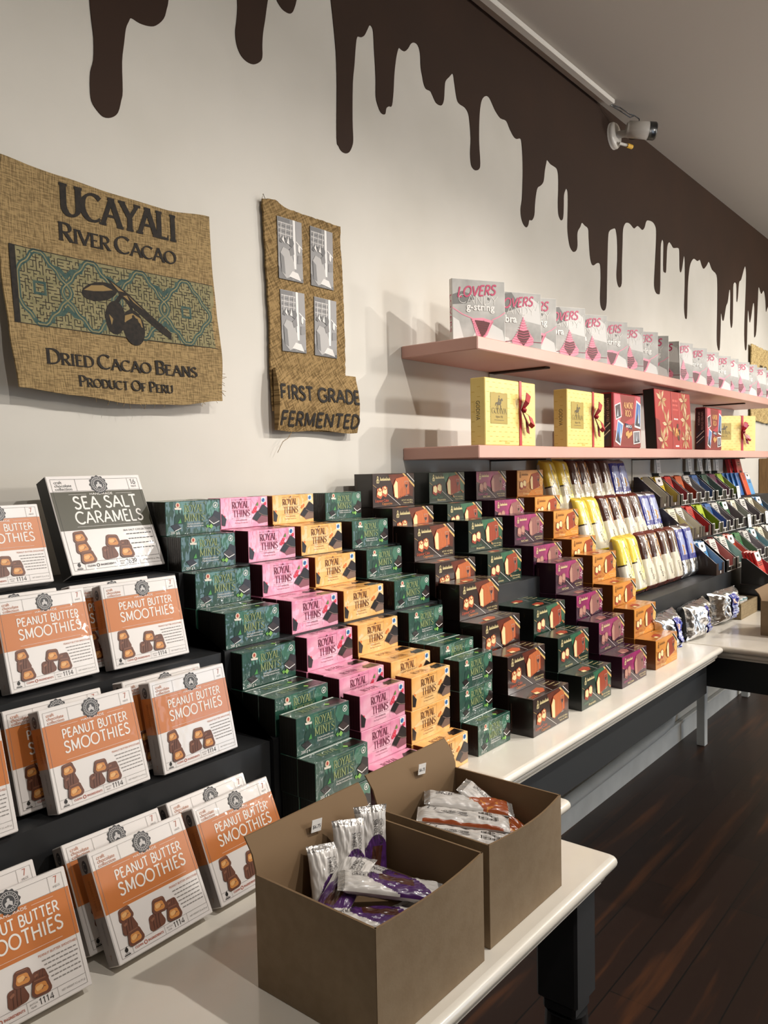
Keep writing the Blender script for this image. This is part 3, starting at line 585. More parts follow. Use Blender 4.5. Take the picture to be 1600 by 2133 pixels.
def cake_carton(kind):
    W, H, D = .168, .083, .0595
    base = {'brown': '2A1510', 'green': '0E2A20', 'purple': '33122A', 'orange': 'B8762A'}[kind]
    glow = {'brown': ('6B2A14', '4A1E12'), 'green': ('2C6B4C', '1C4A36'), 'purple': ('A52A6B', '74204E'), 'orange': ('E59A45', 'D08A36')}[kind]
    sidec = {'brown': '1C0F0B', 'green': '0A100C', 'purple': '2A0C1C', 'orange': '6E3A14'}[kind]
    g = dict(rough=.32, coat=.35)
    bg = M('cake_'+kind, base, hex2=base, **g); gl = M('cakeglow_'+kind, glow[0], hex2=glow[1], scale=18, **g); sd = M('cakeside_'+kind, sidec, **g)
    b = MB(); b.box(0, W, 0, D, 0, H, {'*': bg, 'l': sd, 'r': sd, 'b': sd}, .0008)
    mm = .001; p = Pr(b, lambda u, v, l: (u*mm, -EPS*l, v*mm)); gold = ink('D8B36A'); crm = ink('EBD9A0')
    cake = ink({'purple': '8E5A55', 'brown': 'B8562C'}.get(kind, '9A3820')); rib = ink({'purple': 'B07A70', 'brown': 'E08A4C'}.get(kind, 'B4552F')); slc = ink('B98A78') if kind == 'purple' else crm
    p.poly([(62, 80), (86, 40), (160, 22), (166, 60), (140, 82)], gl, 1)
    if kind in ('purple', 'orange'): p.poly([(1, 82), (1, 52), (60, 40), (110, 60), (120, 82)], gl, 2 if kind == 'orange' else 1)
    if kind == 'purple': p.poly([(58, 82), (58, 40), (92, 30), (146, 40), (140, 82)], gl, 1.5)
    if kind == 'orange': p.poly([(60, 1), (110, 30), (167, 20), (167, 1)], ink('DE9038', .3), 2)
    p.poly([(78, 34), (86, 62), (100, 76), (146, 74), (152, 64), (150, 26), (92, 20)], gl, 2)
    # loaf cake and its slices
    p.poly([(84, 24), (80, 54), (92, 70), (134, 76), (144, 66), (146, 30), (96, 18)], cake, 4)
    for k in range(9): p.stroke([(97+k*5.2, 20+k*1.4), (97+k*5.2, 60+k*.6), (94+k*5, 70+k*.7)], 1.6, rib, 5)
    p.poly([(84, 24), (80, 52), (90, 66), (97, 60), (98, 20)], slc, 6); p.stroke([(84, 24), (80, 52), (90, 67), (97, 61)], 2.2, cake, 7)
    for x, y in ((14, 32), (34, 36)):
        p.poly([(x, y-6), (x+2, y+14), (x+14, y+17), (x+22, y+12), (x+23, y-4), (x+16, y-12)], cake, 4); p.poly([(x+3, y), (x+4, y+12), (x+13, y+15), (x+20, y+10), (x+20, y-2), (x+14, y-5)], slc, 5)
        if kind == 'brown': p.stroke([(x+3, y+5), (x+8, y+12), (x+12, y+7), (x+19, y+10)], 2.4, cake, 6)
    gs = ink('B9A79A', .2); p.stroke([(126, 62), (128, 50), (133, 44), (138, 50), (140, 62), (126, 62)], 1, gs, 7); p.poly([(128, 54), (130, 48), (133, 45), (136, 48), (138, 54)], ink('3E1512'), 7); p.stroke([(133, 44), (133, 26)], 1, gs, 7); p.stroke([(127, 25), (139, 26)], 1.2, gs, 7)
    # corner band, slanting rules
    p.poly([(118, 82.5), (126, 82.5), (167.5, 52), (167.5, 46)], gold, 3); p.poly([(126, 82.5), (136, 82.5), (167.5, 60), (167.5, 52)], BLK, 3); p.poly([(136, 82.5), (139, 82.5), (167.5, 62), (167.5, 60)], WHT, 3)
    p.stroke([(1, 56), (14, 49)], .7, gold, 3); p.stroke([(58, 32), (108, 2)], .9, WHT if kind != 'orange' else gold, 3)
    # script mark with loops
    sc = crm if kind != 'orange' else ink('8A5A20')
    p.stroke(arc(19, 72, 2.4, 4.4, 0, 360, 12), 1.3, sc, 5); p.stroke(arc(16.5, 64, 2.2, 4.2, 0, 360, 12), 1.3, sc, 5); p.stroke(arc(21.5, 64, 2.2, 4.2, 0, 360, 12), 1.3, sc, 5)
    x = 28
    for k, hgt in enumerate((8, 5, 5, 7, 5, 5, 8, 5, 5, 6)): p.stroke([(x, 66), (x+1.4, 66+hgt), (x+2.6, 66.5), (x+4, 68)], 1.5, sc, 5); x += 4
    name = {'brown': 'Cappuccino', 'green': 'Amaretto', 'purple': 'Irish Cream', 'orange': 'Orange'}[kind]
    tc = ink({'brown': 'D4582C', 'green': '4E7A5C', 'purple': 'B03A78', 'orange': '9A4A1C'}[kind])
    p.small('Liqueur Cake', 8, 13, 7.5, tc, 6, width=52); p.small(name, 34, 5.5, 6.5, crm if kind != 'brown' else ink('D8843C'), 6, width=40)
    p.small('NET WT 14OZ (400 g)', 112, 12, 4, crm, 6, width=46); p.small('Poids net 400 g', 120, 6, 4, crm, 6, width=38)
    if kind == 'green':
        for q in ((104, 22), (110, 16), (152, 30), (158, 26)): p.ell(*q, 3.4, 3, ink('B5764A'), 7, 10)
    if kind == 'orange': p.ell(152, 44, 12, 14, ink('E8A23A'), 7); p.stroke(arc(152, 44, 10.5, 12.4, 0, 360, 20), 1.4, crm, 8); [p.stroke([(152, 44), (152+9*math.cos(a), 44+11*math.sin(a))], .7, crm, 8) for a in [k*PI/4 for k in range(8)]]
    if kind == 'purple':
        for k in range(5): a = k*1.256; p.poly([(154, 38), (154+7*math.cos(a-.3), 38+7*math.sin(a-.3)), (154+10*math.cos(a), 38+10*math.sin(a)), (154+7*math.cos(a+.3), 38+7*math.sin(a+.3))], ink('D8B8BE'), 7)
    if kind == 'brown':
        for k in range(14): p.ell(100+k*4, 20+(k*7 % 5), 1.3, 1, BLK, 6, 6)
    t = Pr(b, lambda u, v, l: (u*mm, v*mm, H+EPS*l))
    t.stroke([(92, 2), (120, 57)], .8, WHT, 2); t.poly([(40, 14), (52, 34), (88, 40), (96, 26), (76, 12)], cake, 2); t.poly([(40, 14), (46, 24), (60, 22), (56, 12)], slc, 3)
    for k in range(3): t.small('Liqueur', 122+k*2, 40-k*13, 5, crm if kind != 'orange' else ink('7A4414'), 2, width=32)
    t.greek(8, 12, 34, 2, 6, 3, tc, 2)
    q = Pr(b, lambda u, v, l: (-EPS*l, D-u*mm, v*mm)); q.greek(6, 6, 7.2, 1, 1, 1, tc, 1)
    for k in range(16): q.rect(6, 10+k*3.6, 7.4, 12+k*3.6, ink('7A5A4A' if kind != 'orange' else '9C6A3A'), 1)
    return b, W, H, D

# ================================================================ FLAT CHOCOLATE BOXES on the first riser
def candy_place(proto, x, y, z, tilt, yaw, T, label, first=False, group='orange-banded flat chocolate boxes'):
    "x, y, z: front lower edge; the box leans back by tilt on its rear lower edge"
    loc = (x, y, z+T*math.sin(tilt)+.0005)
    o = proto if first else dup(proto, loc)
    o.location = loc; o.rotation_euler = (-tilt, 0, yaw)
    tag(o, label, 'chocolate box', group); return o
bm_, W_, H_, T_ = candy_box('pb')
PB = bm_.obj('chocolate_gift_box')
rows = [  # x, y, z, tilt, yaw, label
 (.493, -.547, ZT, 27, 2, 'orange-banded peanut butter chocolate box in front on the white tabletop, second from the kraft carton'),
 (.482, -.503, ZT, 27, 0, 'orange-banded chocolate box on the tabletop half hidden behind the middle front box'),
 (.318, -.548, ZT, 25, -1, 'orange-banded chocolate box on the tabletop with its edge cut off by the picture'),
 (.305, -.505, ZT, 25, 0, 'orange-banded chocolate box peeping out behind the cut-off tabletop box'),
 (.646, -.542, ZT, 25, 2, 'orange-banded chocolate box on the tabletop partly hidden by the open kraft carton'),
 (.634, -.500, ZT, 25, 1, 'orange-banded chocolate box behind the one the kraft carton hides'),
 (.493, -.420, Z3, 17, 2.5, 'orange-banded chocolate box at the front of the lowest riser step, far from the mint cartons'),
 (.462, -.385, Z3, 16, 1, 'orange-banded chocolate box on the lowest step with its seal showing behind another'),
 (.654, -.414, Z3, 13, 2.4, 'orange-banded chocolate box at the front of the lowest step, next to the mint cartons'),
 (.632, -.380, Z3, 13, 1, 'orange-banded chocolate box on the lowest step behind the one next to the mints'),
 (.302, -.425, Z3, 17, 0, 'orange-banded chocolate box on the lowest step, mostly outside the picture'),
 (.505, -.284, Z2, 15, 4, 'orange-banded chocolate box in shiny film at the front of the middle step'),
 (.477, -.249, Z2, 15, 2, 'orange-banded chocolate box on the middle step showing only its top edge'),
 (.664, -.280, Z2, 14, 0, 'orange-banded chocolate box on the middle step below the sea salt caramels box'),
 (.632, -.245, Z2, 13, 0, 'orange-banded chocolate box behind the one below the sea salt box'),
 (.505, -.150, Z1, 20, 0, 'orange-banded chocolate box on the top step with a bright lamp glare'),
]
for i, (x, y, z, t, yw, lb) in enumerate(rows):
    candy_place(PB, x-.004, y, z, R(t), R(yw), T_, lb, i == 0)
bm_, W_, H_, T_ = candy_box('ss')
SS = bm_.obj('chocolate_gift_box')
candy_place(SS, .676, -.14, Z1, R(23.6), R(2), T_, 'large black and white box of sea salt caramels leaning on the top step', True, 'sea salt caramel boxes')

# ================================================================ STACKED CARTONS of thins and mints
THIN = {}
for kd in ('mint', 'pink', 'orange'):
    bb, TW, TH, TD = thins_carton(kd); THIN[kd] = [bb, False]
def where(step, layer, depth):
    st = {1: 'top step', 2: 'middle step', 3: 'lowest step', 4: 'tabletop'}[step]
    ly = {0: 'bottom layer', 1: 'second layer', 2: 'third layer'}[layer]
    return f"{st}, {ly}, {('front', 'second from front', 'third from front', 'rearmost')[depth]}"
protos = {}
rj = random.Random(11)
def stack(kd, x, desc, spots, group, store, builder, nm, cat):
    for (y, z, pos) in spots:
        if kd not in store: store[kd] = builder().obj(nm); o = store[kd]; o.location = (x, y, z)
        else: o = dup(store[kd], (x, y, z))
        o.location = (x+rj.uniform(-.0025, .0025), y+rj.uniform(-.0008, .0008), z); o.rotation_euler = (0, 0, R(rj.uniform(-.5, .5)))
        tag(o, f'{desc}, {pos}', cat, group)
h = TH+.0004
def thin_spots(extra=False):
    s = []
    for k in range(3): s.append((-.174+.0402*k, Z1, where(1, 0, k)))
    s += [(-.0938, Z1+h, where(1, 1, 0 if not extra else 1))]
    if extra: s += [(-.134, Z1+h, where(1, 1, 0))]
    for k in range(3): s.append((-.294+.0402*k, Z2, where(2, 0, k)))
    s.append((-.2136, Z2+h, where(2, 1, 0)))
    for k in range(3): s.append((-.409+.0402*k, Z3, where(3, 0, k)))
    s.append((-.3286, Z3+h, where(3, 1, 0)))
    for k in range(3): s.append((-.4575, ZT+.0002+h*k, where(4, k, 1)))
    s.append((-.4985, ZT+.0002, where(4, 0, 0)))
    if extra: s.append((-.4985, ZT+.0002+h, where(4, 1, 0)))
    return s
tg = 'stacked cellophane-wrapped thins cartons'
stack('mint', .8665, 'dark green mint carton beside the orange-banded boxes', thin_spots(True), tg, protos, lambda: thins_carton('mint')[0], 'mint_carton', 'chocolate carton')
stack('pink', 1.021, 'pink raspberry thins carton', thin_spots(), tg, protos, lambda: thins_carton('pink')[0], 'thins_carton', 'chocolate carton')
stack('orange', 1.165, 'golden orange thins carton', thin_spots(), tg, protos, lambda: thins_carton('orange')[0], 'thins_carton', 'chocolate carton')
stack('mint', 1.326, 'dark green mint carton beside the brown cake cartons', thin_spots(), tg, protos, lambda: thins_carton('mint')[0], 'mint_carton', 'chocolate carton')

# ================================================================ STACKED LIQUEUR CAKE CARTONS
ch = .0834
def cake_spots(gap=False):
    s = []
    for k in range(2): s.append((-.159+.0606*k, Z1, where(1, 0, k)))
    s.append((-.0984, Z1+ch, where(1, 1, 0)))
    for k in range(2): s.append((-.282+.0606*k, Z2, where(2, 0, k)))
    if not gap: s.append((-.2214, Z2+ch, where(2, 1, 0)))
    else: s.append((-.2214, Z2+ch, where(2, 1, 0)))
    for k in range(2): s.append((-.409+.0606*k, Z3, where(3, 0, k)))
    if not gap: s.append((-.3484, Z3+ch, where(3, 1, 0)))
    s.append((-.534, ZT+.0002, where(4, 0, 0))); s.append((-.4732, ZT+.0002, where(4, 0, 1))); s.append((-.4732, ZT+.0002+ch, where(4, 1, 0)))
    return s
cp = {}; cg = 'stacked liqueur cake cartons'
for kd, x, ds in (('brown', 1.49, 'dark brown liqueur cake carton'), ('green', 1.722, 'black and green liqueur cake carton'), ('purple', 1.957, 'dark purple liqueur cake carton'), ('orange', 2.19, 'orange liqueur cake carton')):
    stack(kd, x, ds, cake_spots(kd == 'green'), cg, cp, (lambda k=kd: cake_carton(k)[0]), 'cake_carton', 'cake carton')

# ================================================================ PHOTO BOXES on the upper shelf
def lovers(kind):
    W, H, T = .159, .16, .016; b = MB(); wh = M('white_box_card', 'E4E0DA', .4, coat=.2)
    gr = M('grey_photo_print', 'C6C4BE', .55, coat=0, hex2='8F8D88', scale=14, contrast=(.3, .75))
    b.box(0, W, 0, T, 0, H, {'*': wh, 'f': gr}, .0015)
    p = Pr(b, lambda u, v, l: (u*.001, -EPS*l, v*.001)); pk, pk2, dr, lt, dkg = ink('C23A63'), ink('E98FA4'), ink('5A1A1E'), M('grey_print_light', 'DAD8D3', .55), M('grey_print_dark', '706E6A', .55)
    if kind == 'g':
        p.poly([(2, 118), (30, 128), (60, 120), (66, 108), (40, 96), (2, 92)], dkg, 1); p.poly([(60, 10), (90, 60), (150, 30), (157, 2), (70, 2)], lt, 1); p.ell(110, 112, 5, 4, dkg, 2, 10); p.poly([(2, 60), (20, 50), (34, 2), (2, 2)], lt, 1)
        p.stroke([(1, 84), (30, 68), (60, 58)], 2.6, pk2, 2); p.stroke([(118, 56), (140, 66), (158, 78)], 2.6, pk2, 2)
        p.poly([(56, 58), (90, 61), (122, 54), (104, 16), (88, 3), (74, 4)], pk2, 3); p.poly([(66, 54), (90, 53), (112, 49), (98, 18), (86, 10)], dr, 4)
        for k in range(7): p.stroke([(66+k*2.8, 50-k*6), (88, 48-k*6), (112-k*3.4, 47-k*6)], 1, ink('7E2E2E'), 5)
        for k in range(10): p.ell(58+k*3, 55-k*5, 2.4, 1.8, ink('D96E86'), 5, 8); p.ell(120-k*3, 51-k*4.4, 2.4, 1.8, ink('D96E86'), 5, 8)
        p.ell(98, 54, 5, 3, pk2, 6, 8); p.small('g-string', 42, 80, 19, WHT, 5, bold=.03, width=84)
    else:
        p.poly([(20, 150), (60, 158), (90, 120), (40, 100)], dkg, 1); p.poly([(80, 120), (120, 150), (150, 130), (157, 70), (100, 80)], lt, 1); p.poly([(2, 40), (50, 30), (60, 2), (2, 2)], lt, 1); p.stroke([(110, 110), (126, 140), (140, 112), (150, 138)], 2, lt, 2)
        p.stroke([(30, 18), (60, 22), (158, 20)], 2.4, ink('7E2E3E'), 2); p.poly([(2, 38), (24, 22), (28, 8), (2, 10)], pk2, 3)
        p.poly([(98, 92), (110, 56), (132, 30), (130, 14), (98, 2), (62, 14), (60, 24), (84, 52)], pk2, 3); p.poly([(84, 54), (98, 52), (114, 54), (120, 36), (98, 8), (76, 34)], dr, 4)
        for k in range(10): p.stroke([(62+k*3.4, 22+k*6.6), (98, 16+k*7), (131-k*3, 22+k*6.6)], 1.5, ink('D3627E'), 5)
        for k in range(5): p.stroke([(80+k, 50-k*8), (98, 47-k*8), (117-k*2, 50-k*8)], 1.1, ink('7E2028'), 6)
        p.small('bra', 38, 74, 21, WHT, 6, bold=.03)
    p.text('LOVERS', 16, 112, 26, pk, 4, width=112, wt=.17, slant=.22, rise=.1); p.text('CANDY', 20, 97, 22, WHT, 4, width=116, wt=.05)
    q = Pr(b, lambda u, v, l: (-EPS*l, T-u*.001, v*.001)); q.small('LOVERS', 4, 120, 10, pk, 1, width=100, rot=-PI/2)
    return b
lg, lbr = lovers('g').obj('candy_photo_box'), lovers('b').obj('candy_photo_box')
used = {'g': False, 'b': False}; lgp = 'grey photo boxes on the upper shelf'
ordw = ['first', 'second', 'third', 'fourth', 'fifth', 'sixth', 'seventh', 'eighth', 'ninth', 'tenth', 'eleventh', 'twelfth', 'thirteenth', 'fourteenth', 'fifteenth', 'sixteenth', 'seventeenth', 'eighteenth', 'nineteenth']
seq = [(1.889, 'g', 29), (2.092, 'b', 29), (2.185, 'g', 29), (2.382, 'b', 28), (2.548, 'b', 29), (2.718, 'g', 28), (2.863, 'b', 30), (3.008, 'g', 29), (3.120, 'g', 48), (3.25, 'b', 62), (3.40, 'b', 20), (3.584, 'g', 26), (3.749, 'b', 29), (3.93, 'g', 27), (4.055, 'b', 32), (4.243, 'b', 29), (4.38, 'g', 29), (4.56, 'b', 27), (4.74, 'g', 29)]
for i, (xr, kd, an) in enumerate(seq):
    a = R(an); loc = (xr-.159*math.cos(a), -.241+.159*math.sin(a), 1.6982)
    src = {'g': lg, 'b': lbr}[kd]
    if not used[kd]: o = src; used[kd] = True; o.location = loc
    else: o = dup(src, loc)
    o.rotation_euler = (R(-9) if i == 9 else 0, 0, -a)
    what = 'candy g-string' if kd == 'g' else 'candy bra'
    tag(o, f'grey and pink {what} box, {ordw[i]} along the upper shelf from its near end' if i else 'grey and pink candy g-string box at the near end of the upper shelf, fully visible', 'candy box', lgp)

# ================================================================ GIFT BOXES on the lower shelf
ZS = 1.4202
RIB = M('red_satin_ribbon', 'B3162B', .3, coat=.3); RIB2 = M('dark_red_ribbon', '8E1024', .3)
def godiva():
    W, H, D = .27, .178, .046
    gold = M('gold_gift_paper', 'EAD282', .4, coat=.1, hex2='E6CC78', scale=20); b = MB(); b.box(0, W, 0, D, 0, H, gold, .002)
    p = Pr(b, lambda u, v, l: (u*.001, -EPS*l, v*.001)); tn = ink('D2AC48'); ol = ink('A8913C'); dk = ink('4E4220')
    for r_ in range(13):
        for c_ in range(9):
            p.rect(8+c_*30+(r_ % 2)*14, 10+r_*13, 21+c_*30+(r_ % 2)*14, 11.6+r_*13, tn, 1) if 8+c_*30+(r_ % 2)*14 < 246 else None
    p.rect(26, 58, 112, 140, ol, 2); p.frame(26, 58, 112, 140, .8, ink('8A762E'), 3)
    p.text('GODIVA', 69, 85, 14, dk, 4, width=74, style='serif', wt=.12, align='c'); p.small('Belgium 1926', 69, 74, 6, dk, 4, width=36, align='c', slant=.3); p.rect(44, 67, 94, 68, dk, 4); p.greek(70, 12, 150, 1, 1, 1.5, tn, 2); p.rect(100, 5, 124, 9, tn, 2)
    # rider on a horse
    p.ell(67, 112, 11, 4.6, dk, 4, 16); p.poly([(73, 113), (78, 124), (84, 127), (89, 121), (86, 119), (82, 121), (79, 111)], dk, 4); p.poly([(57, 115), (51, 113), (49, 104), (52, 106), (55, 111)], dk, 4)
    for q_ in ([(60, 110), (57, 103), (59, 97)], [(63, 109), (64, 102), (61, 96)], [(74, 110), (79, 105), (76, 100)], [(76, 110), (77, 103), (80, 97)]): p.stroke(q_, 1.6, dk, 4)
    p.poly([(64, 115), (65, 125), (69, 128), (72, 125), (71, 115)], dk, 4); p.ell(69.5, 131, 2.2, 2.6, dk, 4, 10); p.stroke([(70, 125), (76, 119)], 1.2, dk, 4); p.stroke([(67, 116), (68, 107)], 1.6, dk, 4)
    q = Pr(b, lambda u, v, l: (-EPS*l, D-u*.001, v*.001)); 
    q.small('GODIVA', 18, 118, 13, dk, 1, width=52, rot=-PI/2); q.rect(12, 84, 13, 112, tn, 1)
    for k in range(12): q.rect(4+(k % 2)*18, 10+k*13, 14+(k % 2)*18, 11.4+k*13, tn, 1)
    root = b.obj('gold_gift_box')
    r = MB(); u = .176; r.box(u, u+.013, -.0018, -.0006, .001, H, RIB); r.box(u, u+.013, -.0018, D+.001, H, H+.0012, RIB); r.obj('ribbon', root)
    bo = MB()
    def loop(pts, wd, m):
        n = len(pts)
        for i in range(n-1):
            (x0, y0, z0), (x1, y1, z1) = pts[i], pts[i+1]; w0, w1 = wd[i], wd[i+1]
            for yo in (0, -.0015): bo.face([(x0-w0, y0+yo, z0+w0*.4), (x0+w0, y0+yo, z0-w0*.4), (x1+w1, y1+yo, z1-w1*.4), (x1-w1, y1+yo, z1+w1*.4)], m, True)
    cx, cz = u+.007, .098; y0 = -.005
    loop([(cx, y0, cz), (cx-.006, y0-.02, cz+.022), (cx-.002, y0-.022, cz+.042), (cx+.01, y0-.014, cz+.046), (cx+.016, y0-.01, cz+.03), (cx, y0, cz)], [.004, .010, .012, .008, .006, .004], RIB)
    loop([(cx, y0, cz), (cx+.01, y0-.02, cz-.018), (cx+.02, y0-.022, cz-.038), (cx+.024, y0-.012, cz-.046), (cx+.012, y0-.008, cz-.03), (cx, y0, cz)], [.004, .010, .012, .009, .006, .004], RIB)
    loop([(cx, y0, cz), (cx+.016, y0-.006, cz-.03), (cx+.026, y0-.004, cz-.062)], [.004, .007, .008], RIB2); loop([(cx, y0, cz), (cx+.014, y0-.006, cz+.02), (cx+.028, y0-.006, cz+.034)], [.004, .006, .006], RIB2)
    bo.tube([(cx-.006, y0-.006, cz+.004), (cx, y0-.009, cz), (cx+.006, y0-.006, cz-.004)], [.004, .007, .004], RIB2, 8)
    bo.obj('bow', root)
    return root
G0 = godiva(); G0.location = (1.788, -.237, ZS)
tag(G0, 'gold gift box with red ribbon at the near end of the lower shelf', 'gift box', 'gold gift boxes')
dup(G0, (2.258, -.237, ZS), None, 'gold gift box with red ribbon beside the dark red almond tin', 'gift box', 'gold gift boxes')
dup(G0, (4.13, -.10, ZS), (0, 0, R(-31)), 'gold gift box with red ribbon at the far end of the lower shelf', 'gift box', 'gold gift boxes')
def almond():
    W, H, D = .25, .19, .05; b = MB(); red = M('dark_red_tin', '8C1722', .3, coat=.4, hex2='7A121C', scale=8); sd = M('tin_side_maroon', '3A0C14', .3, coat=.3)
    b.box(0, W, 0, D, 0, H, {'*': red, 'l': sd}, .005); p = Pr(b, lambda u, v, l: (u*.001, -EPS*l, v*.001)); pk = ink('C65C68')
    p.poly([(10, 186), (60, 186), (82, 120), (30, 60), (10, 60)], pk, 1); p.poly([(190, 186), (244, 186), (244, 100), (150, 84), (120, 60), (100, 90), (176, 110)], ink('B23A46'), 1); p.poly([(200, 186), (240, 186), (244, 150)], pk, 2)
    def pol(pts, c):
        cx, cy = sum(q[0] for q in pts)/4, sum(q[1] for q in pts)/4
        p.poly(pts, WHT, 3); s = [(cx+(x-cx)*.84, cy+(y-cy)*.86) for x, y in pts]; p.poly(s, ink(c), 4); p.poly([s[0], ((s[0][0]+s[1][0])/2, s[0][1]+(s[3][1]-s[0][1])*.5), s[1]], ink('3A3A42'), 5); p.poly([((s[2][0]+s[3][0])/2-6, s[0][1]+8), ((s[2][0]+s[3][0])/2, s[3][1]-8), ((s[2][0]+s[3][0])/2+6, s[0][1]+8)], ink('BFC6CC'), 6)
    pol([(24, 96), (72, 108), (62, 158), (14, 146)], '4A3A40'); pol([(186, 76), (242, 70), (244, 160), (204, 172)], '3C6AAA'); pol([(18, 22), (62, 8), (88, 84), (40, 98)], '5C86BE'); pol([(178, 14), (240, 20), (236, 64), (174, 60)], '7C7A80')
    p.text('ALMOND', 132, 140, 20, ink('D9A36A'), 4, width=80, wt=.16, align='c'); p.text('ROCA', 130, 112, 20, ink('D9A36A'), 4, width=52, wt=.16, align='c')
    p.poly([(104, 88), (164, 80), (164, 66), (104, 74)], ink('23304E'), 4); p.text('AMERICA', 134, 72.5, 8, WHT, 5, width=50, wt=.16, align='c')
    for x, y in ((122, 52), (136, 44), (150, 50)): p.poly(rrect(x, y, 30, 14, 5, 20), ink('C99A5A'), 4)
    p.frame(10, 6, 240, 184, 1.2, ink('B0424E'), 2)
    q = Pr(b, lambda u, v, l: (-EPS*l, D-u*.001, v*.001)); q.small('UNITED STATES', 28, 170, 9, ink('D9A9A4'), 1, width=80, rot=-PI/2); q.small('OF AMERICA', 14, 170, 9, ink('D9A9A4'), 1, width=60, rot=-PI/2)
    for k in range(5): q.stroke([(8, 20+k*12), (40, 50+k*12)], 3, WHT if k % 2 else ink('22304E'), 1)
    return b.obj('almond_candy_tin')
A0 = almond(); A0.location = (2.6, -.236, ZS); tag(A0, 'dark red almond candy tin beside the second gold box', 'candy tin', 'red almond candy tins')
dup(A0, (3.64, -.22, ZS), (0, 0, R(2)), 'dark red almond candy tin beyond the red flowered box', 'candy tin', 'red almond candy tins')
def flowerbox():
    W, H, D = .40, .232, .045; b = MB(); red = M('red_box_card', 'B5202A', .35, coat=.3, hex2='A51A24', scale=10); b.box(0, W, 0, D, 0, H, {'*': red, 'l': M('dark_green_box_side', '1F2620', .4)}, .002)
    p = Pr(b, lambda u, v, l: (u*.001, -EPS*l, v*.001)); c1, c2, br_ = ink('E2C9A0'), ink('C49E6C'), ink('7A4A26'); rnd = random.Random(3)
    p.poly([(0, 120), (40, 110), (60, 40), (40, 0), (0, 0)], ink('7A1018'), 1)
    for cx, cy, s in ((70, 190, 62), (120, 96, 70), (70, 30, 60), (320, 196, 60), (330, 120, 66), (315, 40, 60), (370, 70, 46)):
        for k in range(7):
            a = k*2*PI/7+rnd.random()*.5; r_ = s*(.75+.25*rnd.random()); q = lambda t, d: (min(398, max(2, cx+d*math.cos(a+t))), min(230, max(2, cy+d*math.sin(a+t))))
            p.poly([(cx, cy), q(-.26, r_*.55), q(0, r_), q(.26, r_*.55)], c1 if k % 2 else c2, 2); p.stroke([(cx, cy), q(0, r_*.9)], 1.2, br_, 3)
    p.rect(176, 2, 262, 229, red, 4); p.rect(174, 2, 176, 229, ink('D98A8A'), 4); p.rect(262, 2, 264, 229, ink('D98A8A'), 4)
    for k in range(3): p.greek(188, 190-k*17, 250, 1, 1, 11-k*2, ink('E06A62'), 5, k+2)
    p.greek(196, 118, 246, 1, 1, 8, WHT, 5, 4)
    for k in range(16): p.ell(185+rnd.random()*70, 45+rnd.random()*50, 12, 9, ink(('C58A45', '8A5428', '4A2A1A', 'D9A860')[k % 4]), 6+k % 3, 10, rnd.random()*180)
    p.rect(200, 10, 240, 16, WHT, 5)
    return b.obj('chocolate_flower_box')
F0 = flowerbox(); F0.location = (3.02, -.232, ZS); F0.rotation_euler = (R(-3), 0, 0); tag(F0, 'wide red chocolate box printed with cream flowers, leaning on the lower shelf', 'chocolate box', 'red flowered boxes')

# ================================================================ BURLAP SACK PANEL on the wall
def burlap(name, h1, h2, sc=900, ang=0):
    m = bpy.data.materials.new(name); m.use_nodes = True; nt = m.node_tree; bs = nt.nodes['Principled BSDF']; lk = nt.links.new
    tc = nt.nodes.new('ShaderNodeTexCoord'); mp = nt.nodes.new('ShaderNodeMapping'); mp.inputs['Rotation'].default_value = (0, R(ang), 0); lk(tc.outputs['Object'], mp.inputs['Vector'])
    def thr(st):
        mp_ = nt.nodes.new('ShaderNodeMapping'); mp_.inputs['Scale'].default_value = st; lk(mp.outputs[0], mp_.inputs['Vector'])
        n_ = nt.nodes.new('ShaderNodeTexNoise'); n_.inputs['Scale'].default_value = 1; n_.inputs['Detail'].default_value = 3; lk(mp_.outputs[0], n_.inputs['Vector']); return n_
    a_, b_ = thr((sc*.12, 1, sc)), thr((sc, 1, sc*.12))
    mu = nt.nodes.new('ShaderNodeMath'); mu.operation = 'ADD'; lk(a_.outputs['Fac'], mu.inputs[0]); lk(b_.outputs['Fac'], mu.inputs[1])
    n = nt.nodes.new('ShaderNodeTexNoise'); n.inputs['Scale'].default_value = 14; n.inputs['Detail'].default_value = 4; lk(tc.outputs['Object'], n.inputs['Vector'])
    ad = nt.nodes.new('ShaderNodeMath'); ad.operation = 'MULTIPLY_ADD'; ad.inputs[1].default_value = .25; lk(n.outputs['Fac'], ad.inputs[0]); lk(mu.outputs[0], ad.inputs[2])
    r = nt.nodes.new('ShaderNodeValToRGB'); r.color_ramp.elements[0].position = .78; r.color_ramp.elements[1].position = 1.0; r.color_ramp.elements[0].color = (*hx(h1), 1); r.color_ramp.elements[1].color = (*hx(h2), 1)
    su = nt.nodes.new('ShaderNodeMath'); su.operation = 'MULTIPLY'; su.inputs[1].default_value = .8; lk(ad.outputs[0], su.inputs[0])
    lk(su.outputs[0], r.inputs['Fac']); lk(r.outputs['Color'], bs.inputs['Base Color']); bs.inputs['Roughness'].default_value = .9; bs.inputs['Specular IOR Level'].default_value = .1
    bp = nt.nodes.new('ShaderNodeBump'); bp.inputs['Strength'].default_value = .6; bp.inputs['Distance'].default_value = .003; lk(mu.outputs[0], bp.inputs['Height']); lk(bp.outputs[0], bs.inputs['Normal'])
    return m
BUR = burlap('burlap_cloth', '796648', 'A58D64', 420); BUR2 = burlap('coarse_burlap_cloth', '6A5638', '9C8259', 260, 30)
def lerp(a, b, t): return a+(b-a)*t
def curve(vals, t):
    n = len(vals)-1; i = min(n-1, int(t*n)); f = t*n-i; return lerp(vals[i], vals[i+1], f*f*(3-2*f))
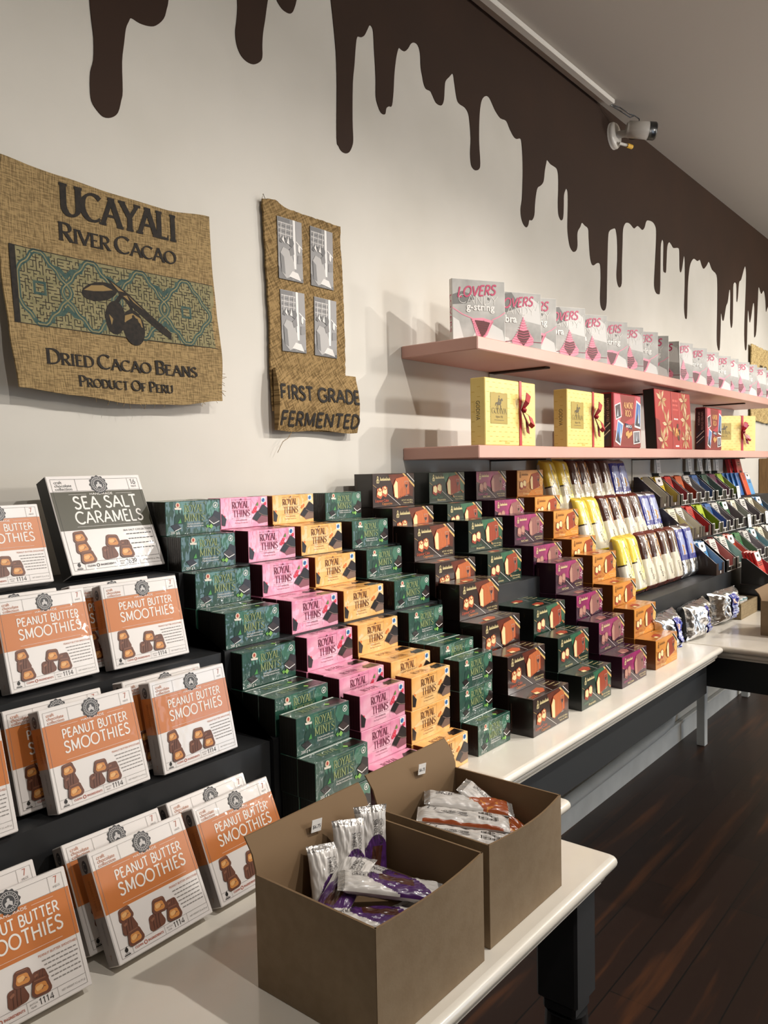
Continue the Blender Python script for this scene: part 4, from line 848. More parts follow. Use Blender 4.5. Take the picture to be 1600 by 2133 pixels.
XL = [.651, .643, .637, .640, .6485]; XR = [1.082, 1.093, 1.089, 1.086, 1.0856]
ZB = [1.511, 1.503, 1.4945, 1.498, 1.511]; ZTp = [1.8975, 1.892, 1.886, 1.884, 1.896]
def sack_y(u, v): return -(.010+.026*(1-v)**2+.004*math.sin(u*7+v*3)*(1-v*.6)+.006*max(0, 1-u*9))
def sack(u, v, off=0.0):
    return (lerp(curve(XL, v), curve(XR, v), u), sack_y(u, v)+off, lerp(curve(ZB, u), curve(ZTp, u), v))
def onsack(x, z, l):
    v = (z-1.503)/.386; u = (x-.645)/.441; return (x, sack_y(min(1, max(0, u)), min(1, max(0, v)))-.0006-.0001*l, z)
def sackmb():
    b = MB(); b.grid(lambda u, v: sack(u, v), 36, 36, BUR); b.grid(lambda u, v: sack(1-u, v, .004), 36, 36, BUR)
    for e in (lambda u, k: sack(0, u, k*.004), lambda u, k: sack(1, 1-u, k*.004), lambda u, k: sack(u, 1, k*.004), lambda u, k: sack(1-u, 0, k*.004)): b.grid(e, 36, 1, BUR)
    p = Pr(b, onsack); bk = M('sack_black_ink', '1A1612', .85, hex2='2A231B', scale=120); teal = M('sack_teal_ink', '2F4A47', .9, hex2='4A5C52', scale=90); tan = M('sack_pale_ink', '8D8460', .9, hex2='7A7452', scale=90)
    p.text('UCAYALI', .757, 1.8265, .048, bk, 4, width=.240, style='serif', wt=.24, track=.1, caps=1.08)
    p.text('RIVER CACAO', .750, 1.7795, .0235, bk, 4, width=.243, style='serif', wt=.25, track=.1, caps=1.3)
    p.text('DRIED CACAO BEANS', .706, 1.5563, .0195, bk, 4, width=.319, style='serif', wt=.25, track=.12, caps=1.3)
    p.text('PRODUCT OF PERU', .7625, 1.5205, .0150, bk, 4, width=.202, style='serif', wt=.25, track=.12, caps=1.25)
    x0, x1, z0, z1 = .653, 1.0835, 1.620, 1.7518
    b.grid(lambda u, v: onsack(lerp(x0, x1, u), lerp(z0, z1, v), 0.5), 40, 12, tan)
    p.rect(x0, z0, .664, z1, bk, 4)
    for z in (z0, z1-.0012):
        for k in range(20): p.rect(lerp(x0, x1, k/20), z, lerp(x0, x1, (k+1)/20), z+.0012, bk, 4)
    # maze of fine lines with looping teal tile borders
    rnd = random.Random(5); P_ = .0058; nx, nz = int((x1-.666)/P_), int((z1-z0)/P_)
    par = list(range(nx*nz))
    def find(a):
        while par[a] != a: par[a] = par[par[a]]; a = par[a]
        return a
    ed = [(i, j, d) for i in range(nx) for j in range(nz) for d in (0, 1)]; rnd.shuffle(ed)
    for i, j, d in ed:
        i2, j2 = i+(d == 0), j+(d == 1)
        if i2 >= nx or j2 >= nz: continue
        a, c = find(i*nz+j), find(i2*nz+j2); X, Z = .667+i*P_, z0+.002+j*P_
        if a != c: par[a] = c
        elif d == 0: p.stroke([(X+P_, Z), (X+P_, Z+P_)], .0015, bk, 1)
        else: p.stroke([(X, Z+P_), (X+P_, Z+P_)], .0015, bk, 1)
    for k, cx in enumerate((.705, .807, .909, 1.011)):
        for cz in ((1.686,) if k % 2 == 0 else (1.686,)):
            pts = []
            for i in range(57):
                t = 2*PI*i/56; r_ = 1+.14*math.cos(4*t)+.06*math.cos(8*t); pts.append((cx+.05*r_*math.cos(t), cz+.056*r_*math.sin(t)))
            pts = [(min(x1-.001, max(.665, x)), min(z1-.003, max(z0+.003, z))) for x, z in pts]
            p.stroke(pts, .0085, teal, 2); p.stroke(pts, .0022, tan, 3)
            if abs(cx-.86) > .06 and cx < 1.08: p.frame(cx-.012, cz-.012, cx+.012, cz+.012, .0045, teal, 3)
    for cx in (.756, .858, .96):
        for cz in (z0+.008, z1-.008):
            s = 1 if cz < 1.68 else -1; p.stroke([(cx-.032, cz), (cx-.03, cz+s*.016), (cx-.012, cz+s*.018), (cx, cz+s*.03), (cx+.012, cz+s*.018), (cx+.03, cz+s*.016), (cx+.032, cz)], .0075, teal, 2)
    # cacao pods on a branch
    tn = M('sack_pod_tan', '8F774C', .9)
    for cx, cz, rx, ry, ro in ((.822, 1.699, .038, .017, 15), (.851, 1.655, .021, .032, -8), (.889, 1.641, .024, .034, 6)):
        p.ell(cx, cz, rx, ry, bk, 4, 22, ro)
    p.poly([(.790, 1.697), (.806, 1.708), (.83, 1.712), (.85, 1.706), (.83, 1.701), (.81, 1.698)], tn, 5); p.poly([(.872, 1.662), (.888, 1.668), (.905, 1.660), (.909, 1.643), (.895, 1.648), (.88, 1.644), (.870, 1.650)], tn, 5); p.poly([(.838, 1.66), (.842, 1.64), (.846, 1.652)], tn, 5)
    p.poly([(.838, 1.727), (.85, 1.722), (.884, 1.703), (.925, 1.672), (.972, 1.640), (.972, 1.626), (.945, 1.640), (.905, 1.668), (.868, 1.695)], bk, 5); p.poly([(.846, 1.722), (.88, 1.702), (.92, 1.672), (.90, 1.680), (.868, 1.700)], tn, 6)
    p.stroke([(.868, 1.70), (.856, 1.685), (.853, 1.672)], .008, bk, 5); p.stroke([(.876, 1.695), (.886, 1.68), (.888, 1.67)], .006, bk, 5)
    # loose threads at the hem
    for k in range(12): u = rnd.random(); q = sack(u, 0); b.tube([q, (q[0]+rnd.uniform(-.006, .006), q[1], q[2]-rnd.uniform(.003, .01))], .0005, BUR, 4, False)
    for k in range(8): q = sack(1, rnd.random()*.15); b.tube([q, (q[0]+rnd.uniform(.004, .012), q[1], q[2]-rnd.uniform(-.002, .006))], .0005, BUR, 4, False)
    return b
tag(sackmb().obj('burlap_sack'), 'large burlap cacao sack printed with pods and a teal band, hung on the wall', 'burlap sack')

# burlap strip with a turned-up pocket and four photographs
def rag(b, pts, y0, th, m):
    n = len(pts); b.face([(x, y0, z) for x, z in pts], m); b.face([(x, y0+th, z) for x, z in reversed(pts)], m)
    for i in range(n): p, q = pts[i], pts[(i+1) % n]; b.face([(p[0], y0, p[1]), (p[0], y0+th, p[1]), (q[0], y0+th, q[1]), (q[0], y0, q[1])], m)
def ragged(pts, amp, step, seed):
    rnd = random.Random(seed); out = []
    for i in range(len(pts)):
        p, q = Vector(pts[i]), Vector(pts[(i+1) % len(pts)]); L = (q-p).length; k = max(1, int(L/step)); nrm = Vector((-(q-p).y, (q-p).x)).normalized()
        for j in range(k): t = p.lerp(q, j/k)+nrm*rnd.uniform(-amp, amp); out.append((t.x, t.y))
    return out
root = empty('burlap_strip', (1.37, 0, 1.45)); tag(root, 'narrow brown burlap strip with a printed pocket hung beside the large sack', 'burlap hanging')
b = MB(); rag(b, [(x-1.37, z-1.45) for x, z in ragged([(1.234, 1.9694), (1.2437, 1.76), (1.2455, 1.695), (1.2441, 1.59), (1.250, 1.50), (1.49, 1.50), (1.4964, 1.596), (1.4975, 1.70), (1.4936, 1.849), (1.4888, 1.909), (1.4906, 1.9633), (1.43, 1.9634), (1.36, 1.9631), (1.30, 1.9661), (1.272, 1.9758)], .0012, .007, 2)], -.012, .005, BUR2); b.obj('cloth', root)
b = MB(); rnd = random.Random(4)
def pocket(x, z, l):
    t = (z-1.45)/.14; return (x-1.37, -.022-.012*math.sin(PI*min(1, max(0, t)))-.004*math.sin(x*22)-.0007*l, z-1.45)
b.grid(lambda u, v: pocket(lerp(1.247, 1.5195, u), lerp(1.456-.003*math.sin(u*9), 1.596, v), 0), 24, 14, BUR2); b.grid(lambda u, v: (lambda q: (q[0], -.017, q[2]))(pocket(lerp(1.5195, 1.247, u), lerp(1.456, 1.596, v), 0)), 24, 14, BUR2)
for e in (lambda u, v: lerp(0, 1, v),): 
    for xx in (1.247, 1.5195): b.grid(lambda u, v: (lambda q: (q[0], lerp(q[1], -.017, v), q[2]))(pocket(xx, lerp(1.456, 1.596, u), 0)), 14, 1, BUR2)
    for zz in (1.456, 1.596): b.grid(lambda u, v: (lambda q: (q[0], lerp(q[1], -.017, v), q[2]))(pocket(lerp(1.247, 1.5195, u), zz, 0)), 24, 1, BUR2)
p = Pr(b, pocket); bk = MATS['sack_black_ink']
p.text('FIRST GRADE', 1.2505, 1.527, .031, bk, 2, width=.267, wt=.2, slant=.05); p.text('FERMENTED', 1.253, 1.467, .031, bk, 2, width=.264, wt=.2, slant=.05)
b.obj('pocket', root)
b = MB(); b.tube([(1.30-1.37, -.02, .006), (1.285-1.37, -.02, -.012), (1.27-1.37, -.018, -.02), (1.255-1.37, -.016, -.045)], .0007, BUR2, 4, False); b.tube([(1.247-1.37, -.01, .515), (1.236-1.37, -.012, .53), (1.232-1.37, -.012, .518), (1.242-1.37, -.01, .505)], .0007, BUR2, 4, False); b.obj('thread', root)
def photo():
    W, H = .0775, .139; b = MB(); gp = M('photo_paper_grey', '7C7A79', .4); b.box(0, W, 0, .0015, 0, H, gp); p = Pr(b, lambda u, v, l: (u*W, -EPS*l, v*H))
    g = lambda h: ink(h, .4); p.rect(0, .35, .72, 1, g('6E6C6B'), 1); p.rect(.02, .93, .5, .99, g('4A4848'), 2); p.rect(.62, .2, .72, 1, g('D8D5D1'), 3); p.rect(.74, .5, 1, 1, g('7F7C7B'), 1); p.stroke([(.74, .66), (1, .56)], .02, g('DAD6D2'), 3)
    for k in range(6): p.rect(.03, .68+k*.045, .6, .69+k*.045, g('C9C5C1' if k % 2 else '3C3A3A'), 3)
    for x in (.1, .3, .5): p.stroke([(x, .62), (x+.04, .92)], .03, g('B9B5B1'), 4)
    for k in range(5): p.poly([(.05+k*.1, .6+.04*(k % 3)), (.12+k*.1, .68+.03*(k % 2)), (.16+k*.1, .58)], g('D5D1CC' if k % 2 else '2E2C2C'), 5)
    p.poly([(.1, .12), (.08, .42), (.2, .52), (.5, .48), (.62, .3), (.66, .1), (.3, .02)], g('9A9794'), 4); p.poly([(.1, .12), (.08, .42), (.22, .36), (.26, .08)], g('545251'), 5); p.poly([(.4, .06), (.9, .02), (.78, .14), (.55, .16)], g('CFCBC6'), 5)
    p.ell(.54, .62, .1, .07, g('3A3838'), 5, 12); p.poly([(.44, .5), (.62, .58), (.64, .44), (.5, .4)], g('5E5B5A'), 6); p.ell(.86, .55, .05, .07, g('D5D1CC'), 4, 10); p.poly([(.78, .3), (.98, .32), (.98, .45), (.8, .44)], g('6A6766'), 3); p.poly([(0, 0), (1, 0), (1, .06), (.6, .02), (.2, .1), (0, .2)], g('4A4847'), 2)
    return b.obj('photograph')
PH = photo()
for i, (x, z, w) in enumerate(((1.2755, 1.8015, 'upper black and white photograph beside the large sack'), (1.3795, 1.8025, 'upper black and white photograph on the shelf side'), (1.2805, 1.638, 'lower black and white photograph beside the large sack'), (1.3865, 1.6385, 'lower black and white photograph on the shelf side'))):
    o = PH if i == 0 else dup(PH, (x, -.0142, z)); o.location = (x, -.0142, z); o.rotation_euler = (0, R((-.5, .4, -1, .8)[i]), 0)
    tag(o, w+' of the burlap strip', 'photograph', 'photographs on the burlap strip')

# ================================================================ WRAPPED CAKES, FOIL BAGS, BARS
def pillow(L, W, T, nl, nw, colfn, boxy=5.0, crimp=.06, wr=.0015, seed=0, waist=0.0):
    "filled wrapper standing on its end: length z, width x, front -y; colfn(u along, s across, front)"
    b = MB(); off = Vector((seed*3.1, seed*1.7, 0))
    def pt(u, v, sg):
        s = v*2-1; k = min(1, min(u, 1-u)/crimp) if crimp else 1
        t = T/2*max(.03, (1-abs(2*u-1)**(boxy*2))**.5)*(.04+.96*math.sin(k*PI/2)**.8)
        pr = max(0, 1-abs(s)**(boxy))**(.55); ww = W/2*(1+waist*(1-k)*.6-.05*math.sin(PI*u)*(waist > 0))
        n = noise.noise(Vector((s*3, u*L/W*3, sg*2))+off)*wr + (noise.noise(Vector((s*9, u*L/W*5, sg*2))+off)*wr*.6 if wr < .005 else (abs(noise.noise(Vector((s*5+u*2, u*4-s, sg*2))+off))+abs(noise.noise(Vector((s*9-u*6, u*7+s*3, sg*5))+off))*.6-.3)*wr*1.3)
        return (s*ww, sg*(t*pr+n*(pr > 0)*(.4+.6*pr)), u*L)
    for sg in (-1, 1):
        f = (lambda sg: lambda u, v: pt(u, v if sg < 0 else 1-v, sg))(sg)
        b.grid(f, nl, nw, (lambda sg: lambda u, v: colfn(u, (v*2-1)*(-sg), sg < 0))(sg))
    return b, pt
CR = dict(rough=.3, coat=.8, coat_bump=.3, cscale=45)
cream, dchoc, lem, lem2, silv, navy = M('bag_cream', 'E4DCC6', **CR), M('bag_chocolate', '4A2416', **CR), M('bag_lemon', 'F0D24A', **CR), M('bag_pale_lemon', 'ECE6B4', **CR), M('foil_silver', 'DCDCDC', .24, 1.0, bump=.5, bscale=38), M('bag_navy', '26308C', **CR)
rbr = M('bag_red_brown', '6A2410', **CR)
def cakebag(kind):
    L, W, T = .20, .082, .046
    def col(u, s, fr):
        if kind == 'blue':
            if u > .9 or u < .32: return silv
            return navy if (u < .42 or s < -.62 or u > .84) else M('bag_pale_blue', 'A9B4DC', **CR)
        if u < .07: return rbr if kind != 'lemon' else M('bag_yellow_band', 'F2D21E', **CR) if u > .045 else rbr
        if u > .93: return rbr if kind != 'lemon' else lem
        if not fr: return cream
        top = {'lemon': lem, 'marble': dchoc, 'choc': dchoc}[kind]; dkl = M('bag_dark_line', '2A1C14', **CR)
        if s < -.3:                                   # rounded colour panel wrapping the near side
            lo = .52+(.05 if s > -.42 else 0)
            if u > lo: return top
            return dkl if u > lo-.022 and kind == 'lemon' else cream
        if s < -.02 and u > .80: return WHT if u < .90 else top   # folded white corner
        e = .40+.9*abs(s-.25)
        if abs(u-e) < .018 and kind == 'lemon': return dkl
        if u > e:
            if kind == 'marble': return M('marble_cake_print', 'C98E4A', **CR) if noise.noise(Vector((s*4, u*12, 1))) > -.02 else dchoc
            return top
        if u > e-.10 and s < .25: return WHT
        return lem2 if kind == 'lemon' and u > .2 else cream
    b, pt = pillow(L, W, T, 84, 40, col, 4.0, .07, .0012, {'lemon': 1, 'marble': 2, 'choc': 3, 'blue': 4}[kind], .0)
    def onbag(x, z, l): q = pt(z/L, (x/(W/2)+1)/2, -1); return (q[0], q[1]-.0004-EPS*l, q[2])
    p = Pr(b, onbag); dk = ink('2A1A12')
    if kind == 'blue':
        p.small('Chocolat Kuchen', .010, .155, .009, ink('26308C'), 1, width=.07, rot=-PI/2)
        for k in range(7): p.ell(-.012+.004*(k % 3), .088+.005*k, .006, .004, ink('D9A45C'), 1+k % 3, 8)
        p.stroke(arc(-.02, .15, .01, .02, 20, 200, 10), .0014, WHT, 1)
    else:
        if kind == 'lemon': p.stroke([(.002, .186), (.004, .165), (.022, .14), (.03, .12), (.012, .09)], .0016, dk, 1); p.ell(.014, .075, .010, .013, ink('F2E36A'), 1, 14); p.stroke(arc(.014, .075, .008, .0105, 0, 360, 12), .001, WHT, 2)
        else: p.stroke([(.004, .15), (.018, .11), (.024, .085)], .006, ink('7A3A1E'), 1); p.stroke([(-.002, .16), (.012, .12), (.02, .095)], .003, WHT, 2)
        if kind == 'marble': p.small('B', -.036, .118, .032, ink('4A2A1A'), 2, bold=.04)
        nm = {'lemon': 'Lemon', 'marble': 'Marble', 'choc': 'Chocolat'}[kind]
        p.small(nm, -.020, .072, .014, dk, 1, width=.042, rot=-1.25, slant=.3)
        for k in range(4): p.rect(.008+.005*k, .022, .0092+.005*k, .05-.004*k, ink('8A7C66'), 1)
    return b
bags = {}; bg = 'bagged loaf cakes on the riser'
kindname = {'lemon': 'yellow lemon cake bag', 'marble': 'marble cake bag', 'choc': 'brown chocolate cake bag', 'blue': 'navy and silver cake bag'}
rowsB = ((-.085, Z1, 14, (2.485, 2.57, 2.657, 2.744, 2.835, 2.922, 3.01, 3.09), 'top step'), (-.215, Z2, 16, (2.465, 2.555, 2.65, 2.738, 2.83, 2.92, 3.005, 3.085), 'middle step'), (-.338, Z3, 13, (2.49, 2.578, 2.67, 2.757, 2.845, 2.93, 3.015, 3.1), 'lowest step'))
for (y, z, ln, xs, st) in rowsB:
    for i, x in enumerate(xs):
        kd = ('lemon', 'lemon', 'marble', 'marble', 'choc', 'choc', 'blue', 'blue')[i]
        if kd not in bags: bags[kd] = cakebag(kd).obj('cake_bag'); o = bags[kd]
        else: o = dup(bags[kd], (0, 0, 0))
        o.location = (x, y, z+.004); o.rotation_euler = (R(-ln+rj.uniform(-1, 1)), R(rj.uniform(-2.5, 2.5)), R(rj.uniform(-3, 3)))
        side = 'nearer the boxed cakes' if i % 2 == 0 else 'nearer the bar trays'
        tag(o, f'{kindname[kd]} on the {st}, the one {side}', 'cake', bg)
def foilbag(seed):
    L, W, T = .115, .235, .085; rnd = random.Random(seed)
    b, pt = pillow(L, W, T, 26, 44, lambda u, s, f: silv, 2.4, .12, .011, seed, .25)
    lab = ink('2A2E96', .25, .6); pal = ink('B4BCE2', .25, .6)
    def on(x, z, l): q = pt(z/L, (x/(W/2)+1)/2, -1); return (q[0], q[1]-.0035-.0006*l, q[2])
    for (x0, x1, z0, z1, m, l) in ((-.030, .018, .012, .10, lab, 1), (-.026, .014, .016, .060, pal, 2)):
        b.grid(lambda u, v: on(lerp(x0, x1, u), lerp(z0, z1, v), l), 14, 20, m)
    b.grid(lambda u, v: on(-.014+.016*u, .066+.016*v, 2), 4, 4, ink('E8C7B4', .3))
    Pr(b, on).greek(-.022, .046, .010, 3, .009, .004, lab, 4, seed)
    return b.obj('foil_cake_bag')
for i, (x, y, a, lb) in enumerate(((2.455, -.47, 8, 'crumpled silver foil cake bag on the tabletop, next to the orange cake cartons'), (2.725, -.475, 4, 'crumpled silver foil cake bag on the tabletop, the middle one of three'), (3.03, -.475, -4, 'crumpled silver foil cake bag on the tabletop, nearest the kraft cartons'))):
    o = foilbag(i+3); o.location = (x, y, ZT+.0005); o.rotation_euler = (R(-6), 0, R(a)); tag(o, lb, 'cake', 'silver foil cake bags')

# ================================================================ BAR TRAYS AND BARS
TB = M('tray_black_card', '14120F', .4, coat=.3); TBR = M('tray_dark_brown_card', '35241B', .45, coat=.2); TW = M('tray_white_edge', 'E6E4E0', .4)
def tray(W, inner, outer=TB, D=.112, Hf=.044, Hb=.125):
    b = MB(); t = .0022; im = M('tray_lining_'+inner, inner, .45)
    def side(x, om, mm_):
        P = [(0, 0), (D, 0), (D, Hb), (D-.02, Hb), (0, Hf)]
        b.face([(x, y, z) for y, z in P], om); b.face([(x+t, y, z) for y, z in reversed(P)], mm_)
        for i in range(5): p, q = P[i], P[(i+1) % 5]; b.face([(x, *p), (x+t, *p), (x+t, *q), (x, *q)], TW if i == 3 else om)
    side(0, outer, im); side(W-t, im, outer)
    b.box(t, W-t, D-t, D, 0, Hb*.9, {'*': outer, 'f': im}); b.box(t, W-t, 0, D-t, 0, t, {'*': outer, 'u': im})
    lo = .016; n = W*.26
    b.box(t, W-t, 0, t, t, lo, outer); b.box(t, n, 0, t, lo, Hf, outer); b.box(W-n, W-t, 0, t, lo, Hf, outer)
    e = .0034
    if outer is TB:
        b.box(n-e, n, -.0006, t+.0006, lo, Hf+e, TW); b.box(W-n, W-n+e, -.0006, t+.0006, lo, Hf+e, TW); b.box(n, W-n, -.0006, t+.0006, lo, lo+e, TW); b.box(t, n, -.0006, t+.0006, Hf, Hf+e, TW); b.box(W-n, W-t, -.0006, t+.0006, Hf, Hf+e, TW)
        b.box(W*.5-.004, W*.5+.004, -.0009, 0, .002, lo, TW); b.box(0, W, -.004, -.0005, 0, .0016, TW)
    else: b.box(W*.5-.005, W*.5+.005, -.0009, 0, .004, .014, TW)
    return b.obj('bar_tray')
def bar(colr, style):
    W, T, H = .072, .010, .125; b = MB(); m = M('bar_wrap_'+colr, colr, .35, coat=.3); b.box(0, W, 0, T, 0, H, m, .002)
    p = Pr(b, lambda u, v, l: (u*W, -EPS*l, v*H))
    if style == 'cap': p.rect(.02, .74, .98, .985, WHT, 1); p.ell(.5, .74, .46, .07, WHT, 1, 14); p.ell(.5, .86, .16, .05, BLK, 2, 10); p.greek(.2, .66, .8, 3, .06, .03, BLK, 2)
    elif style == 'two': p.poly([(.02, .5), (.5, .42), (.98, .56), (.98, .02), (.02, .02)], ink('4A1F3C'), 1); p.greek(.25, .86, .8, 3, .07, .035, BLK, 2)
    elif style == 'mark': p.poly([(.3, .62), (.5, .7), (.7, .62), (.62, .5), (.5, .56), (.38, .5)], BLK, 2); p.greek(.2, .4, .8, 2, .06, .03, BLK, 2)
    else: p.greek(.2, .85, .8, 4, .06, .03, ink('4A463E'), 2)
    return b.obj('chocolate_bar')
BARS = {}
cname = {'E9C81E': 'yellow', 'C8541E': 'orange', 'C9C7C2': 'pale grey', '2C66A8': 'blue', '1F5A4A': 'dark green', '6A1F4A': 'purple', '9CC030': 'lime green', 'E4DCC4': 'cream', 'CF2A22': 'red', 'B5CB28': 'lime', '2A7A44': 'green', '5BA3DC': 'sky blue', 'D84A1E': 'orange red', '57A2AC': 'teal', 'E8E4DC': 'white'}
def put_bars(x, y, z, W, c, style, n, where_, lean=19):
    for k in range(n):
        key = (c, style)
        if key not in BARS: BARS[key] = bar(c, style); o = BARS[key]
        else: o = dup(BARS[key], (0, 0, 0))
        o.location = (x+(W-.072)/2+rj.uniform(-.004, .004), y+.036+.0125*k, z+.0045); o.rotation_euler = (R(-lean), 0, R(rj.uniform(-2, 2)))
        tag(o, f'{cname[c]} chocolate bar standing in the {where_}', 'chocolate bar', f'{cname[c]} bars in the {where_}')
lin_name = {}
def trayrow(y, z, st, items):
    for (xr, W, inner, iname, outer, c, style, n) in items:
        o = tray(W, inner, outer); o.location = (xr-W, y, z+.0003)
        wh_ = f'{iname} bar tray on the {st}'
        tag(o, f'{"brown" if outer is TBR else "black"} card tray with {iname} lining on the {st}', 'display tray', 'bar trays on the riser')
        if n: put_bars(xr-W, y, z, W, c, style, n, wh_)
trayrow(-.175, Z1, 'top step', [(3.305, .1, 'CFCBBE', 'pale stone', TBR, 'E8E4DC', 'text', 0), (3.431, .11, 'B8AE86', 'straw', TBR, 'E9C81E', 'cap', 5), (3.552, .105, '9C6E78', 'mauve pink', TB, 'CF2A22', 'text', 2), (3.676, .11, '9A5648', 'brick', TB, 'C8541E', 'mark', 3), (3.787, .1, '8C8C8E', 'mid grey', TB, 'C9C7C2', 'two', 4), (3.905, .105, '6E7C90', 'slate blue', TB, '2C66A8', 'text', 3), (4.061, .13, '6A7A7A', 'dark teal grey', TB, '1F5A4A', 'text', 2), (4.157, .085, '8A6A7A', 'dusty purple', TB, '6A1F4A', 'text', 4), (4.29, .11, '8A8E66', 'olive', TB, '9CC030', 'mark', 4)])
trayrow(-.295, Z2, 'middle step', [(3.24, .085, 'DDD3A2', 'pale yellow', TBR, 'E4DCC4', 'text', 2), (3.347, .1, 'DAD3BE', 'ivory', TBR, 'E8E4DC', 'text', 2), (3.462, .105, 'B2565A', 'rose', TBR, 'CF2A22', 'text', 4), (3.602, .12, '7A8A2A', 'moss', TB, 'B5CB28', 'mark', 4), (3.702, .09, '5E76A8', 'denim blue', TB, '2C66A8', 'text', 2), (3.802, .09, '77747A', 'lilac grey', TB, 'C9C7C2', 'two', 4), (3.971, .15, '86727E', 'plum grey', TB, '2A7A44', 'cap', 3), (4.1, .12, '7E8482', 'steel grey', TB, 'E4DCC4', 'text', 5), (4.26, .14, '6E6A6E', 'charcoal', TB, 'C9C7C2', 'two', 5), (4.4, .12, 'A09884', 'sand', TB, 'E4DCC4', 'text', 5), (4.54, .12, '5C6A70', 'dark slate', TB, '5BA3DC', 'cap', 4)])
trayrow(-.412, Z3, 'lowest step', [(3.248, .1, 'A2B8CC', 'ice blue', TBR, '5BA3DC', 'cap', 4), (3.398, .12, 'D07C7A', 'coral', TB, 'E8E4DC', 'text', 2), (3.525, .11, '9AC2BE', 'aqua', TB, 'E8E4DC', 'text', 3), (3.612, .08, 'C8807A', 'salmon', TBR, 'D84A1E', 'cap', 4), (3.745, .12, '8C9C8A', 'sage', TB, '2A7A44', 'text', 2), (3.866, .11, '98949A', 'silver grey', TB, 'C9C7C2', 'two', 3), (3.99, .11, '8CA6AE', 'misty teal', TB, '57A2AC', 'cap', 4), (4.12, .12, '9A9488', 'putty', TB, 'E4DCC4', 'text', 5), (4.27, .13, '7C8486', 'pewter', TB, 'E8E4DC', 'two', 5), (4.42, .13, 'A8A090', 'oatmeal', TB, 'E4DCC4', 'text', 5), (4.57, .13, '84705E', 'taupe', TB, 'C8541E', 'mark', 4)])
# loose bars and tall red packets past the trays
def loose(c, style, x, y, z, ln, lb, rz=0, sc=1.0, cat='chocolate bar'):
    key = (c, style)
    if key not in BARS: BARS[key] = bar(c, style); o = BARS[key]
    else: o = dup(BARS[key], (0, 0, 0))
    o.location = (x, y, z); o.rotation_euler = (R(-ln), 0, R(rz)); tag(o, lb, cat, 'loose bars beyond the trays'); return o
for i in range(4): loose('2C66A8', 'text', 4.36+.03*i, -.11-.013*i, Z1+.0045, 16, 'dark blue bar in the cluster past the olive tray on the top step')
loose('D84A1E', 'text', 4.5, -.165, Z1+.0045, 18, 'orange red bar leaning between two blue bars on the top step'); loose('5BA3DC', 'cap', 4.58, -.165, Z1+.0045, 18, 'sky blue bar at the far end of the top step')
def redpack(W, H, T):
    b = MB(); b.box(0, W, 0, T, 0, H, M('red_packet', 'C2242A', .35, coat=.4), .003); p = Pr(b, lambda u, v, l: (u*W, -EPS*l, v*H)); p.frame(.28, .2, .72, .6, .05, BLK, 1); p.greek(.3, .8, .7, 2, .06, .03, BLK, 1); p.rect(.4, .3, .6, .5, BLK, 1); return b.obj('red_packet')
o = redpack(.10, .22, .02); o.location = (4.66, -.10, Z1+.008); o.rotation_euler = (R(-14), R(3), 0); tag(o, 'tall red packet with black print leaning at the far end of the top step', 'packet', 'tall red packets')
o2 = dup(o, (4.62, -.075, Z1+.008), None, 'tall red packet hidden behind the front one at the end of the top step', 'packet', 'tall red packets')
o3 = redpack(.14, .10, .03); o3.location = (4.66, -.28, Z2+.006); o3.rotation_euler = (R(-10), 0, R(-8)); tag(o3, 'short red packet at the far end of the middle step', 'packet')
CARD = M('card_white', 'F2F0EC', .5)
def card(W=.05, H=.07):
    b = MB(); b.box(0, W, 0, .002, 0, H, {'*': BPL, 'f': CARD}); p = Pr(b, lambda u, v, l: (u*W, -EPS*l, v*H)); p.greek(.25, .84, .75, 1, .1, .06, BLK, 1); p.greek(.2, .62, .8, 3, .1, .04, ink('77736C'), 1); p.rect(.45, .2, .55, .26, BLK, 1)
    return b.obj('info_card')
C0 = card()
for i, (x, y, z, ln, lb) in enumerate(((3.56, -.03, 1.322, 6, 'white info card behind the straw and mauve trays'), (3.98, -.03, 1.322, 6, 'white info card behind the slate blue tray'), (4.15, -.03, 1.322, 10, 'white info card behind the dusty purple tray'), (4.28, -.03, 1.322, 6, 'white info card above the lime green bars'), (4.41, -.03, 1.322, 4, 'white info card farthest along the wall'), (4.245, -.188, Z1-.01, 8, 'white price card clipped in front of the olive tray'), (3.985, -.308, Z2-.012, 6, 'white price card in front of the plum grey tray'), (4.29, -.31, Z2-.012, 6, 'white price card past the charcoal tray'))):
    o = C0 if i == 0 else dup(C0, (0, 0, 0)); o.location = (x, y, z); o.rotation_euler = (R(-ln), 0, 0); tag(o, lb, 'card', 'small white cards at the bar trays')
for i, x in enumerate((3.58, 4.0, 4.17, 4.3, 4.43)):
    b = MB(); b.box(-.003, .003, -.03, -.001, 1.30, 1.322, BPL); o = b.obj('card_clip', loc=(x, 0, 0)); tag(o, 'black clip holding an info card on the wall above the trays', 'clip', 'card clips on the wall')

